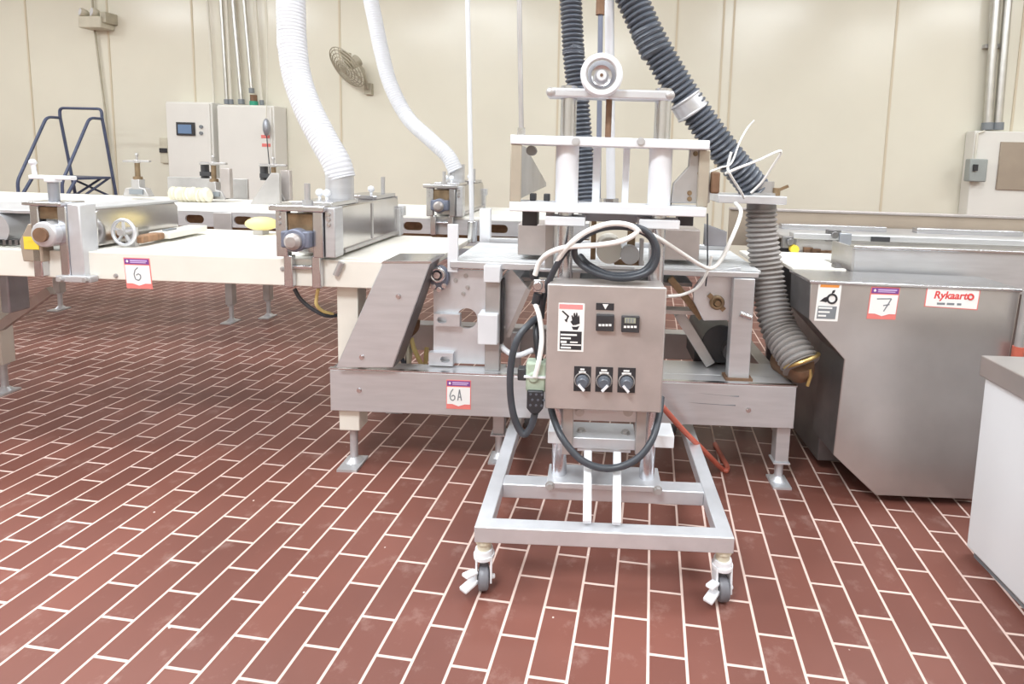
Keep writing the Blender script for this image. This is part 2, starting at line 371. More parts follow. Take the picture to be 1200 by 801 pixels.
# conduits
CD = [((243,0),(255,185),.014,'thin cream conduit dropping between the two white wall cabinets'),((259,0),(266,121),.022,'leftmost thick conduit entering the top of the blank cabinet'),
      ((265,0),(271,121),.018,'slim conduit next to the leftmost one above the blank cabinet'),((273,0),(283,121),.026,'widest shiny conduit above the blank cabinet'),
      ((286,0),(295,108),.022,'conduit running down to the red and green beacon'),((299,0),(307,122),.018,'conduit between the beacon and the pendant cable')]
for (p0, p1, r, lab) in CD:
    a, b_ = wl(*p0, 6.9), wl(*p1, 6.9); dr = (a-b_).normalized()
    t = thing('conduit', lab, 'conduit', b_, MW, 'conduits on the back wall at the left')
    part('pipe', B().cyl(b_, a+dr*1.1, r), 'conduit_cream' if r < .02 else 'conduit', t)
    part('fitting', B().cyl(b_-dr*.01, b_+dr*.05, r*1.5), 'ink_grey', t)
for (p0, p1, lab) in (((1167,0),(1157,150),'left one of the two shiny conduits above the right hand wall cabinet'),((1181,0),(1169,150),'right one of the two shiny conduits above the right hand wall cabinet')):
    a, b_ = wl(*p0, 6.9), wl(*p1, 6.9); dr = (a-b_).normalized()
    t = thing('conduit', lab, 'conduit', b_, MW, 'conduits on the back wall at the right')
    part('pipe', B().cyl(b_, a+dr*1.1, .042), 'conduit', t); part('fitting', B().cyl(b_-dr*.02, b_+dr*.06, .058), 'ink_grey', t)
    for i in range(1):
        c_ = b_+dr*.9; part('pipe_strap', B().box((c_.x-.06,6.93,c_.z-.02),(c_.x+.06,7.0,c_.z+.02)), 'steel_dull', t)
# right hand wall cabinet and disconnect
a, b_ = wl(1143,153,6.8), wl(1200,253,6.8)
t = thing('electrical_cabinet', 'white wall cabinet with a brown panel at the right edge of the photo', 'cabinet', (a.x,6.8,.8), MW)
part('cabinet_body', B().box((a.x,6.8,.0),(a.x+.95,6.99,a.z)), 'cabinet_cream', t, .01)
p, q_ = wl(1173,166,6.79), wl(1230,224,6.79)
part('brown_panel', B().box((p.x,6.78,q_.z),(p.x+.5,6.805,p.z)), 'brown_panel', t, .004, label='brown cover panel')
p, q_ = wl(1134,186,6.75), wl(1152,213,6.75)
t = thing('disconnect_switch', 'small grey switch box overlapping the left edge of the white electrical cabinet', 'switch box', (p.x,6.78,q_.z), MW)
part('switch_housing', B().box((p.x,6.69,q_.z),(q_.x,6.798,p.z)), 'grey_box', t, .012)
part('switch_handle', B().box((p.x+.03,6.66,p.z-.13),(p.x+.07,6.695,p.z-.06)), 'ink', t)
part('switch_conduit', B().pipe([(p.x+.09,6.78,p.z-.01),(p.x+.09,6.78,p.z+.28),(p.x+.16,6.78,p.z+.31)],.012), 'conduit_cream', t)
# wall fan
c_ = wl(408,78,6.72)
ax = V((-.42,-.69,-.62)).normalized(); sd = ax.cross(V((0,0,1))).normalized(); u2 = sd.cross(ax)
t = thing('wall_fan', 'round tan wall fan tilted to the right on the back wall', 'fan', (c_.x,7.0,c_.z-.2), MW)
b = B()
for R_ in (.27,.24,.20,.16,.12,.085): b.ring(c_+ax*(.06*(1-(R_/.27)**2)+.02), ax, R_, .006, 40, 6)
for i in range(20):
    t_ = 2*math.pi*i/20; o_ = sd*math.cos(t_)+u2*math.sin(t_); b.pipe([c_+ax*.08+o_*.03, c_+ax*.06+o_*.15, c_+ax*.02+o_*.27],.004,5)
part('fan_guard', b, 'fan_tan', t)
b = B()
for i in range(3):
    t_ = 2*math.pi*i/3; o_ = sd*math.cos(t_)+u2*math.sin(t_); w_ = ax.cross(o_)
    q0 = [c_+o_*.04-w_*.03-ax*.02, c_+o_*.22-w_*.09-ax*.03, c_+o_*.23+w_*.06+ax*.015, c_+o_*.04+w_*.03+ax*.01]
    vs = [b.bm.verts.new(p+ax*h_) for h_ in (-.003,.003) for p in q0]
    for f_ in ((0,1,2,3),(7,6,5,4),(0,4,5,1),(1,5,6,2),(2,6,7,3),(3,7,4,0)): b._f([vs[i_] for i_ in f_])
part('fan_blade', b, 'beige_plastic', t)
part('motor', B().cyl(c_-ax*.16, c_-ax*.03,.075,.06).cyl(c_+ax*.07,c_+ax*.085,.05), 'fan_tan', t)
br = c_-ax*.14
wq_ = wl(431,104,6.95)
part('mount_bracket', B().pipe([br, br+V((.06,.05,-.10)), (wq_.x,6.95,wq_.z)],.018).box((wq_.x-.05,6.95,wq_.z-.07),(wq_.x+.05,7.0,wq_.z+.07)), 'fan_tan', t)
# emergency light
c_ = wl(104,24,6.8)
t = thing('emergency_light', 'beige twin head emergency light high on the back wall', 'light', (c_.x,6.95,c_.z-.1), MW)
part('light_housing', B().box((c_.x-.16,6.80,c_.z-.09),(c_.x+.17,7.0,c_.z+.06)), 'beige_plastic', t, .012)
for dx, rr in ((-.12,.055),(.05,.06)):
    h_ = part('lamp_head', B().lathe((c_.x+dx,6.86,c_.z+.11),(-.35,-.8,.1),[(.02,-.05),(rr*.8,-.02),(rr,.03),(rr*.92,.05),(rr*.9,.045)]), 'beige_plastic', t)
    part('lamp_lens', B().cyl((c_.x+dx-.018,6.82,c_.z+.115),(c_.x+dx-.022,6.812,c_.z+.116),rr*.85), 'white_plastic', h_)
part('mount_arm', B().box((c_.x+.13,6.83,c_.z-.02),(c_.x+.22,7.0,c_.z+.12)), 'fan_tan', t, .006)
a = wl(111,36,6.97); b_ = wl(123,128,6.97)
a2 = wl(108,0,6.97)
one('lamp_wiring', B().pipe([a2+(a2-a)*.9, a2, a, b_, (b_.x+.08,6.97,.15)], .012), 'fan_tan', 'thin cord running down the wall behind the emergency light', 'cord', a, MW)

# ================================================================== rolling ladder (world frame)
YL = 6.35
def lp(px_, py_, Y=YL): return wy(px_, py_, Y)
xa, xb = lp(72,160).x, lp(121,160).x
t = thing('rolling_ladder', 'blue steel rolling ladder with handrails standing before the back wall', 'ladder', (xa,YL,0), MW)
ztop = lp(95,127).z; zr = lp(110,138).z; zp = lp(100,206).z
for x in (xa, xb):
    part('rear_post', B().pipe([(x,YL+.20,.1),(x,YL,zr)],.017), 'ladder_blue', t)
    part('handrail', B().bentpipe([(x,YL,zr-.01),(x,YL-.16,zr-.01),(x,YL-.54,zp-.06),(x,YL-.54,zp-.40)],.017,.06), 'ladder_blue', t)
    part('stringer', B().pipe([(x,YL-.36,zp),(x,YL-.90,.08)],.018), 'ladder_blue', t); part('side_bar', B().pipe([(x,YL+.10,zp-.25),(x,YL-.50,zp-.25)],.014), 'ladder_blue', t); part('base_bar', B().pipe([(x,YL+.20,.14),(x,YL-.88,.14)],.018), 'ladder_blue', t)
part('guard_rail', B().bentpipe([(xa,YL,zr-.02),(xa,YL,ztop),(xb,YL,ztop),(xb,YL,zr-.02)],.017,.07), 'ladder_blue', t)
part('platform', B().box((xa-.02,YL-.40,zp-.03),(xb+.02,YL+.05,zp)), 'ladder_blue', t, .004)
for i in range(2):
    z_ = zp-.24*(i+1); d_ = YL-.40-.2*(i+1)
    part('step', B().box((xa,d_-.1,z_-.025),(xb,d_+.12,z_)), 'ladder_blue', t, .004)
for q0, q1 in (((xa,YL+.04,zp-.02),(xb-.06,YL+.09,zp-.25)),((xb-.10,YL+.04,zp-.02),(xb-.26,YL-.2,zp-.25)),((xb,YL+.04,zp-.02),(xb-.13,YL-.2,zp-.25)),((xb-.15,YL+.09,zp-.25),(xa,YL+.09,zp-.25))): part('cross_brace', B().pipe([q0,q1],.014), 'ladder_blue', t)
for x in (xa, xb):
    for d_ in (YL+.20, YL-.86): part('wheel', B().cyl((x-.015,d_,.05),(x+.015,d_,.05),.05).cyl((x-.02,d_,.05),(x+.02,d_,.05),.018), 'rubber_black', t)

# ================================================================== near line: the cream make-up table at the left
SL, SRT, ZT = -4.6, -.53, .893
t = thing('belt_table', 'long cream painted belt conveyor table with the number 6 sticker on its front skirt', 'conveyor', (-2.2,.3,0))
part('front_skirt', B().box((SL,-.02,.782),(SRT-.03,.02,ZT)), 'cream_paint', t, .004)
part('rear_skirt', B().box((SL,.70,.782),(SRT-.19,.74,ZT)), 'cream_paint', t, .004)
bt = part('belt', B().box((SL,.02,.868),(SRT+.02,.70,ZT+.002)), 'belt_cream', t, .006)
part('belt_splice', B().box((-2.6,.03,ZT),(-2.585,.69,ZT+.004)), 'cream_paint', bt)
part('under_frame', B().box((SL,.04,.80),(SRT-.25,.68,.86)), 'steel_dull', t)
for (px_, py_) in ((136,323),(331,315)):
    p = ld(px_,py_,-.02); b = B(); hexbolt(b, p, (0,-1,0), .007, .006); part('bolt', b, 'steel_dull', t)
p = ld(397,314,-.03); part('hinge_pin', B().cyl((p.x-.012,-.03,p.z-.028),(p.x+.012,-.03,p.z+.024),.012), 'steel_dull', t)
c_ = ld(161.5,320,-.02); tag(t, (c_.x+.002,c_.z), .105, .124, -.0205, PEN6, -.06)
def leg_foot(par, s, d, z0, zb, w=.086, m='cream_paint', rodm='steel'):
    lg = part('leg', B().box((s-w/2,d-w/2,zb),(s+w/2,d+w/2,z0)), m, par, .004)
    part('levelling_foot', B().cyl((s,d,.012),(s,d,zb+.01),.016).lathe((s,d,0),(0,0,1),[(.036,0),(.036,.012),(.026,.022),(.018,.03)]).box((s-.042,d-.075,0),(s+.042,d+.045,.010)).cyl((s,d,zb-.012),(s,d,zb),.026,seg=6), rodm, lg)
leg_foot(t, -.86, .07, .80, .165)
leg_foot(t, -.86, .62, .80, .235)
leg_foot(t, -2.97, .62, .80, .16, .07)
leg_foot(t, -2.97, .09, .80, .16, .07)
a, b_ = ld(60,340,.6), ld(8,377,.6)
part('diagonal_brace', B().bar(a, b_+(b_-a)*.3, .03, .045), 'tan_metal', t)
a, b_ = ld(4,338,.4), ld(17,366,.4); part('drive_housing', B().box((a.x,.38,b_.z),(b_.x,.48,.80)), 'grey_plate', t, .008)
# drooping hose and tube below the dust hood, part of the table's drive
p = [ld(345,338,.05), ld(352,350,.05), ld(366,362,.06), ld(384,370,.10), ld(402,368,.16)]
one('drooping_cable', B().tube(p,.008), 'cable_grey', 'dark grey cable drooping under the table beside the cream leg', 'cable', p[0])
p = [ld(373,338,.03), ld(371,348,.04), ld(371,357,.05), ld(378,364,.08), ld(390,368,.12)]
one('drooping_tube', B().tube(p,.007), 'yellow_pale', 'yellowish tube curling under the table just left of the cream leg', 'tube', p[0])

# ------------------------------------------------------------------ dust hood stations (front bracket, hood, collar)
S0 = -1.10
def hood_station():
    t = thing('dust_hood', 'near stainless dust hood across the cream belt carrying the thick white hose', 'dust hood', (-.99,.35,ZT), None, 'dust hood stations')
    fr = B()
    fr.box((-1.10,-.055,.905),(-1.055,-.02,1.085)).box((-.955,-.055,.905),(-.915,-.02,1.085))
    fr.box((-1.115,-.075,1.085),(-.90,.05,1.108))
    fr.box((-1.075,-.05,.783),(-1.04,-.022,.91)).box((-.965,-.05,.783),(-.93,-.022,.91))
    fr.box((-1.06,-.04,.855),(-.94,-.022,.87))
    part('bearing_frame', fr, 'steel_bright', t, .004)
    part('side_plate', B().box((-.912,-.045,.905),(-.872,.03,1.10)), 'steel', t, .004)
    bolts([(-.895,-.045,z) for z in (1.075,1.055,1.035)]+[(-1.085,-.055,z) for z in (1.075,1.055,1.035)], (0,-1,0), .007, .006, 'steel_bright', t)
    part('slide_block', B().box((-1.055,-.05,1.0),(-.955,-.012,1.075)), 'bronze', t, .004)
    bb = part('bearing_block', B().box((-1.065,-.085,.945),(-.955,-.03,1.01)).cyl((-1.01,-.09,.975),(-1.01,-.03,.975),.045), 'blue_steel', t, .006, label='dark blue bearing block')
    part('bearing_cap', B().lathe((-1.01,-.088,.972),(0,-1,0),[(.032,0),(.032,.014),(.02,.026),(.0,.028)]), 'tan_metal', bb)
    part('hood_body', B().prism([(.03,.905),(.70,.905),(.70,1.075),(.665,1.10),(.03,1.10)], 's', -1.06, -.885), 'steel_mirror', t, .006)
    part('hood_flange', B().prism([(.05,.91),(.68,.91),(.68,.925),(.05,.925)], 's', -.885, -.875), 'steel_dull', t)
    part('hood_seam', B().box((-.8845,.345,.93),(-.881,.36,1.09)), 'steel_dull', t)
    part('lid_strip', B().box((-1.065,.0,1.10),(-.90,.22,1.118)), 'steel_bright', t, .003); part('lid_strip', B().box((-1.065,.45,1.10),(-.90,.70,1.118)), 'steel_bright', t, .003)
    cl = part('hose_collar', B().lathe((-.985,.25,1.10),(0,0,1),[(.075,0),(.075,.012),(.058,.014),(.058,.135),(.054,.135),(.054,.0)]), 'steel', t)
    for (s_,d_) in ((-.985,.13),(-.955,.52),(-1.03,.16)): 
        k_ = part('clamp_knob', B().cyl((s_,d_,1.115),(s_,d_,1.135),.006).ball((s_,d_,1.145),.016), 'white_plastic', t)
    part('adjusting_screw', B().cyl((-1.0,.0,1.10),(-1.0,.0,1.19),.011).cyl((-1.0,.0,1.10),(-1.0,.0,1.125),.02,seg=6), 'steel_dull', t)
    part('adjusting_screw', B().cyl((-.95,.66,1.10),(-.95,.66,1.20),.010), 'steel_dull', t)
    part('rear_bracket', B().box((-.905,.68,.90),(-.87,.73,1.04)).box((-.89,.70,1.0),(-.86,.745,1.05)), 'steel', t, .003)
    part('rear_post', B().box((-1.10,.71,.90),(-.90,.73,1.10)), 'steel_dull', t)
    return t
hood1 = hood_station()
tgt = ld(518,232,1.36); src = V((-1.0,-.05,1.02))
DH = tgt-src; DH.z = .03
hood2 = copytree(hood1, DH, 'far smaller looking dust hood on the rear line carrying the slim white hose')
# ------------------------------------------------------------------ roller station at far left
t = thing('roller_station', 'tee handled roller station with a yellow labelled guard at the left of the cream table', 'roller station', (-1.95,.4,ZT))
fr = B()
fr.box((-2.075,-.05,.79),(-2.04,-.015,1.075)).box((-1.965,-.05,.79),(-1.93,-.015,1.075)).box((-2.085,-.07,1.075),(-1.93,.04,1.09))
part('bearing_frame', fr, 'steel_bright', t, .004)
part('side_plate', B().prism([(-1.93,.80),(-1.875,.775),(-1.88,1.08),(-1.93,1.085)], 'd', -.045, .03), 'cast_alu', t, .004)
part('foot_plate', B().box((-1.98,-.06,.775),(-1.84,-.022,.80)), 'steel', t, .003)
bolts([(s_,-.06,.787) for s_ in (-1.955,-1.855)], (0,-1,0), .009, .012, 'steel_dull', t)
part('slide_block', B().box((-2.04,-.045,1.02),(-1.965,-.01,1.07)), 'bronze', t, .003)
bb = part('bearing_block', B().box((-2.04,-.075,.93),(-1.955,-.03,1.0)).lathe((-1.995,-.03,.965),(0,-1,0),[(.05,0),(.05,.05),(.035,.055)]), 'cast_alu', t, .004)
part('bearing_cap', B().cyl((-1.995,-.08,.965),(-1.995,-.095,.965),.028), 'rust', bb, label='rusty bearing cap')
part('screw_post', B().cyl((-2.0,-.02,1.09),(-2.0,-.02,1.175),.018), 'grey_plate', t)
th = part('tee_handle', B().bar((-2.085,-.02,1.183),(-1.915,-.02,1.183),.03,.016).cyl((-2.0,-.02,1.165),(-2.0,-.02,1.19),.026), 'pale_paint', t, .004)
part('handle_grip', B().pipe([(-2.07,-.02,1.185),(-2.075,-.02,1.235)],.008).ball((-2.076,-.02,1.24),.013), 'pale_paint', th)
gd = part('side_guard', B().prism([(-2.115,.85),(-2.035,.85),(-2.035,.985),(-2.06,1.0),(-2.085,1.0),(-2.125,.93)], 'd', -.05, .0), 'brown_panel', t, .004, label='brown side guard')
part('warning_label', B().box((-2.105,-.0515,.90),(-2.045,-.049,.95)).box((-2.088,-.0525,.932),(-2.055,-.051,.938)), ['yellow'], gd, label='yellow warning label')
DE = ls(210,262,-1.885).y; ZE = min(1.055, ls(199,232,-1.885).z); 
part('roller_cover', B().prism([(.03,.905),(DE,.905),(DE,ZE-.02),(DE-.02,ZE),(.05,1.062),(.03,1.05)], 's', -2.05, -1.885), 'steel_mirror', t, .008)
part('cover_lip', B().bar((-1.967,.03,1.062),(-1.967,DE,ZE+.004),.17,.010), 'steel', t, .003)
part('roller', B().cyl((-2.30,.02,.965),(-2.30,.60,.965),.065,seg=32), 'steel', t)
part('drum_guard', B().box((-2.60,.03,1.03),(-2.10,.36,1.045)), 'steel', t, .003)
b = B()
for i in range(14): b.box((-2.42+.025*i,.0,.905),(-2.408+.025*i,.05,.925))
part('mesh_edge', b, 'steel_dark', t)
# small handwheel and scraper board on the belt
c_ = ld(145,272,.08)
t = thing('handwheel', 'small spoked handwheel standing on the cream table beside the roller cover', 'handwheel', (c_.x,.08,ZT))
b = B().ring(c_, (0.12,1,0), .052, .007)
part('rim', b, 'cast_alu', t)
for i in range(5):
    t_ = 2*math.pi*i/5+.3; b = B(); b.bar(c_, c_+V((math.cos(t_)*.05,-.006*math.cos(t_),math.sin(t_)*.05)), .009,.007,(0,1,0))
    part('spoke', b, 'cast_alu', t)
part('hub', B().cyl(c_-V((0,.018,0)), c_+V((0,.05,0)), .014), 'steel_dull', t)
part('wheel_bracket', B().box((c_.x-.02,.11,ZT+.003),(c_.x+.02,.13,c_.z+.015)), 'steel_dull', t)
a, b_ = lz(160,281,ZT+.03), lz(232,267,ZT+.03)
dr = (b_-a); m1 = a+dr*.33
t = thing('scraper_board', 'cream scraper with a brown handle lying on the belt right of the small handwheel', 'scraper', (a.x,a.y,ZT))
part('handle', B().bar(a, m1, .05, .03), 'wood', t, .006)
part('blade', B().bar(m1, b_, .09, .03), 'cream_paint', t, .004)
part('clip', B().bar(a+dr*.42+V((0,0,.018)), a+dr*.58+V((0,0,.018)), .02,.008), 'ink_grey', t)
c_ = lz(307,268,ZT+.03)
t = thing('dough_scoop', 'yellow plastic scoop lying on the belt left of the near dust hood', 'scoop', (c_.x,c_.y,ZT))
part('bowl', B().ball((c_.x,c_.y,ZT+.056),.07,(1.15,.8,.5)), 'yellow_pale', t)
part('base', B().box((c_.x-.03,c_.y-.03,ZT+.002),(c_.x+.02,c_.y+.03,ZT+.03)), 'steel_dull', t, .004)

# ================================================================== rear line
RD = 1.40
t = thing('rear_conveyor', 'rear belt line with oval slots in its side rail behind the cream table', 'conveyor', (-2,RD+.4,0))
holes = []
for px_ in (228,285,484,584): p = ld(px_,257,RD); holes.append(slot(p.x,.862,.125,.055))
for s_ in (-3.4,-3.05,-1.75,-1.45): holes.append(slot(s_,.862,.125,.055))
part('side_rail', B().holed([(-5.2,.815),(.1,.815),(.1,.915),(-5.2,.915)], holes, 'd', RD, RD+.012), 'steel', t)
part('lower_rail', B().box((-5.2,RD,.745),(.1,RD+.02,.775)), 'steel', t, .003)
part('inner_panel', B().box((-5.2,RD+.30,.72),(.1,RD+.32,.90)), 'bronze', t)
part('belt', B().box((-5.2,RD+.01,.90),(.1,RD+.82,.93)), 'belt_cream', t, .006)
part('far_rail', B().box((-5.2,RD+.82,.78),(.1,RD+.85,.93)), 'cream_paint', t, .004)
part('far_guard', B().box((-3.3,RD+.86,.80),(-2.65,RD+.88,1.09)), 'steel_dull', t, .003)
for s_ in (-3.05,-2.28,-1.62): part('splice_plate', B().box((s_-.06,RD-.008,.76),(s_+.06,RD,.91)), 'steel_dull', t, .003)
for s_, d_ in ((-2.64,1.99),(-4.15,RD+.76),(-2.45,RD+.76),(-.6,1.99)): leg_foot(t, s_, d_, .80, .14, .055, 'steel_dull')
# rear adjusters with tee handles
def adjuster():
    t = thing('roll_adjuster', 'tee handled roll adjuster left of the rag on the rear line', 'roll adjuster', (0,0,.93), None, 'roll adjusters on the rear line')
    part('base_plate', B().prism([(-.10,.93),(.10,.93),(.07,.99),(.03,1.0),(.03,1.06),(-.03,1.06),(-.03,1.0),(-.08,.99)], 'd', -.03, .03), 'steel_dull', t, .004)
    part('slide_block', B().box((-.04,-.04,.95),(.06,-.028,.985)), 'ink_grey', t)
    part('screw_post', B().cyl((0,0,1.05),(0,0,1.19),.017).cyl((0,0,1.05),(0,0,1.08),.03), 'bronze', t)
    th = part('tee_handle', B().bar((-.10,0,1.19),(.10,0,1.195),.03,.016).cyl((0,0,1.18),(0,0,1.205),.024), 'steel_dull', t, .004)
    part('handle_grip', B().cyl((.0,0,1.2),(.0,0,1.235),.007).ball((0,0,1.242),.012), 'steel_dull', th)
    return t
ad = adjuster(); w = ld(162,215,1.95); ad.matrix_world = ML @ Matrix.Translation((w.x,1.95,.93+.02)); BASE[ad.name] = V((0,0,.93))
p2 = ld(251,215,1.95); ad2 = copytree(ad, (p2.x,1.95,.02), 'tee handled roll adjuster with a dark motor, right of the rag')
p3 = ld(321,215,1.95); ad3 = copytree(ad, (p3.x,1.95,.02), 'tee handled roll adjuster with a dark motor, beside the triangular guard')
for a_ in (ad2, ad3):
    part('motor', B().cyl((-.10,.05,1.08),(-.10,.05,1.20),.028).box((-.10,-.01,1.10),(-.02,.03,1.13)), 'plastic_dark', a_)
    part('tall_plate', B().box((.06,-.02,.94),(.13,.02,1.16)), 'tan_metal', a_, .004)
p = ld(310,250,1.85)
one('guard_plate', B().prism([(p.x-.10,.93),(p.x+.12,.93),(p.x+.12,1.16),(p.x+.06,1.16)], 'd', 1.84, 1.87), 'steel_dull', 'triangular stainless guard plate standing on the rear line', 'guard', (p.x,1.85,.93), None, None, .003)
a, b_ = ld(203,240,1.85), ld(246,233,1.85); a.z = b_.z = .985
b = B(); pts = spline([a+(b_-a)*(i/5)+V((0,.0,.008*math.sin(3*i))) for i in range(6)], 8); b.sweep(pts, [.045+.012*math.sin(i*1.7) for i in range(len(pts))], 12)
one('cloth_roll', b, 'rag', 'crumpled cream cloth roll lying on the rear line', 'cloth', a)
# ================================================================== frame 6A that the belt runs over
t = thing('conveyor_frame', 'stainless floor frame with the number 6A sticker on its long front beam', 'conveyor', (0,.1,0))
b = B().prism([(0,.262),(.10,.262),(.10,.27),(.008,.27),(.008,.427),(.10,.427),(.10,.437),(0,.437)], 's', -.925, .962)
fb = part('front_beam', b, 'steel', t, .003)
part('beam_flange', B().box((-.93,.0,.437),(.965,.02,.442)), 'steel_bright', fb)
for s in (-.925,.954): part('end_cap', B().box((s,.008,.262),(s+.008,.10,.437)), 'steel_dull', fb)
for (px_, py_) in ((421,457),(877,480)): 
    p = ld(px_,py_,0); b = B(); hexbolt(b, p, (0,-1,0), .008, .006); part('bolt', b, 'steel_bright', t)
for (x0,y0,x1,y1) in ((816,460,866,464.5),(806,471,862,475)):
    a, e = ld(x0,y0,0), ld(x1,y1,0); part('scuff_mark', B().prism([(a.x,a.z),(e.x-.04,e.z+.002),(e.x,e.z+.004),(e.x,e.z-.002),(a.x+.05,a.z-.004)], 'd', -.0006, .0002), 'ink_grey', fb)
part('rear_beam', B().box((-.92,.66,.30),(.96,.74,.437)), 'steel_dull', t, .003)
for s in (-.92,.16,.90): part('cross_member', B().box((s,.10,.35),(s+.06,.66,.42)), 'steel_dull', t, .003)
part('deck_plate', B().box((.36,.10,.425),(.955,.26,.437)), 'steel', t, .002)
for (s, d, zb, w) in ((.935,.06,.10,.056),(-.255,.16,.12,.05),(.935,.66,.10,.056),(-.255,.66,.12,.05)):
    lg = part('leg', B().box((s-w/2,d-w/2,zb),(s+w/2,d+w/2,.42)), 'steel', t, .003)
    part('levelling_foot', B().cyl((s,d,.012),(s,d,zb),.017).box((s-.034,d-.034,zb-.006),(s+.034,d+.034,zb)).lathe((s,d,0),(0,0,1),[(.034,0),(.034,.012),(.026,.02),(.018,.03)]).box((s-.038,d-.06,0),(s+.038,d+.04,.009)), 'cast_alu', lg)
c_ = ld(537.5,462,0); tag(t, (c_.x,c_.z), .100, .122, -.0006, PEN6A)
# chute
P_ = [ld(x,y,-.035) for x, y in ((449,306),(505,306),(460,431),(393,431))]
ch = part('chute_cover', B().prism([(p.x,max(p.z,.443)) for p in P_], 'd', -.034, -.022), 'steel', t, .004)
part('chute_top', B().prism([(P_[0].x-.01,P_[0].z-.008),(P_[1].x+.002,P_[1].z-.008),(P_[1].x+.002,P_[1].z),(P_[0].x,P_[0].z)], 'd', -.036, .16), 'steel_bright', ch)
bolts([ld(467,347,-.034), ld(424,418,-.034)], (0,-1,0), .008, .007, 'steel_bright', ch)
part('chute_side', B().prism([(P_[1].x-.012,P_[1].z),(P_[1].x+.002,P_[1].z),(P_[2].x+.002,P_[2].z),(P_[2].x-.012,P_[2].z)], 'd', -.022, .10), 'steel_dark', ch)
# side plate with its round window
a, e = ld(508,315,.10), ld(578,427,.10); h_ = ld(547,373,.10)
sp_ = part('side_plate', B().holed([(a.x,e.z),(e.x,e.z),(e.x,a.z),(a.x,a.z)], [circ(h_.x-.0,h_.z,.044)], 'd', .10, .115), 'cast_alu', t)
bolts([ld(x,y,.10) for (x,y) in ((534,315),(534,328.5),(546,323),(548,336.5),(543,344))], (0,-1,0), .007, .007, 'steel_dull', sp_)
for (x0,y0,x1,y1) in ((510,366,540,381),(504,411,532,427)):
    a, e = ld(x0,y0,.09), ld(x1,y1,.09); w = (a.x+e.x)/2
    part('slotted_bracket', B().holed([(a.x,e.z),(e.x,e.z),(e.x,a.z),(a.x,a.z)], [slot(w-.02 if y0 < 400 else w+.018,(a.z+e.z)/2,.04,.026)], 'd', .07, .10), 'cast_alu', sp_)
c_ = ld(514,322,.08)
fbz = part('flange_bearing', B().prism(circ(c_.x+.004,c_.z-.012,.038,24,0,.052), 'd', .07, .10), 'blue_steel', sp_, .004)
bz = B().ring((c_.x,.062,c_.z+.004),(0,1,0),.026,.009).cyl((c_.x,.05,c_.z+.004),(c_.x,.07,c_.z+.004),.014)
for dx, dz in ((-.018,-.046),(.026,-.042),(.005,-.058)): hexbolt(bz, (c_.x+dx,.07,c_.z+dz), (0,-1,0), .008, .009)
part('bearing_insert', bz, 'steel_bright', sp_)
a, e = ld(525,268,.075), ld(537,313,.075)
part('guide_post', B().box((a.x,.068,e.z-.02),(e.x,.082,a.z+.02)), 'pale_paint', t, .002)
# square tubes right of the side plate
a, e = ld(569,311,.05), ld(585,428,.05)
part('square_post', B().box((a.x,.05,.437),(e.x,.09,ld(569,311,.05).z)), 'steel_dull', t, .003)
a, e = ld(567,311,.03), ld(586,331,.03); part('tube_cap', B().box((a.x,.025,e.z),(e.x,.095,a.z)), 'pale_paint', t, .003)
a, e = ld(560,371,.02), ld(583,404,.02); part('clamp_block', B().box((a.x,.015,e.z),(e.x,.095,a.z+.012)), 'pale_paint', t, .004)
part('post_edge', B().box((ld(588,331,.06).x-.006,.06,.55),(ld(588,331,.06).x+.006,.10,.82)), 'rubber_black', t)
# hopper between the side plates
a = [ld(x,y,.14) for x, y in ((590,322),(600,313),(620,337),(596,392),(589,372))]
hp = part('drip_hopper', B().prism([(p.x,p.z) for p in a], 'd', .12, .60), 'steel', t, .003)
part('hopper_lip', B().bar(a[2]+V((0,-.02,0)), a[3]+V((0,-.02,0)), .02,.02), 'tan_metal', hp)
part('catch_ring', B().tube([ld(583,398,.10),ld(592,410,.06),ld(606,416,.05),ld(624,410,.08)],.011), 'pale_paint', t)
# slat belt of long bright bars
b = B()
for i in range(15): d = .10+.036*i; b.box((-.45,d,.871),(.82,d+.023,.885))
sb = part('slat_belt', b, 'belt_white', t, .002)
part('belt_edge_rail', B().box((-.45,.055,.862),(.10,.085,.89)), 'steel', t, .003); part('belt_edge_rail', B().box((.30,.055,.862),(.80,.085,.885)), 'steel', t, .003)
part('belt_rear_rail', B().box((-.45,.66,.85),(.82,.70,.905)), 'steel', t, .003)
for x0_,x1_,y0_,y1_,m_ in ((563,575,244,283,'pale_paint'),(549,560,258,286,'steel_bright')):
    a, e = ld(x0_,y0_,.68), ld(x1_,y1_,.68); part('rear_stub', B().box((a.x,.66,.86),(e.x,.70,a.z)) if m_ == 'pale_paint' else B().cyl(((a.x+e.x)/2,.66,.88),((a.x+e.x)/2,.66,a.z),(e.x-a.x)/2), m_, t, .003)
a, e = ld(826,262,.22), ld(850,288,.22); part('side_bracket', B().prism([(a.x,a.z),(e.x,a.z-.03),(e.x,e.z),(a.x,e.z)], 'd', .20, .24), 'grey_plate', t, .003)
part('under_belt_pan', B().box((-.25,.14,.80),(.55,.64,.815)), 'steel_dark', t)
for s in (-.28,.05,.38): part('belt_support', B().box((s,.09,.83),(s+.03,.66,.868)), 'steel_dull', t)
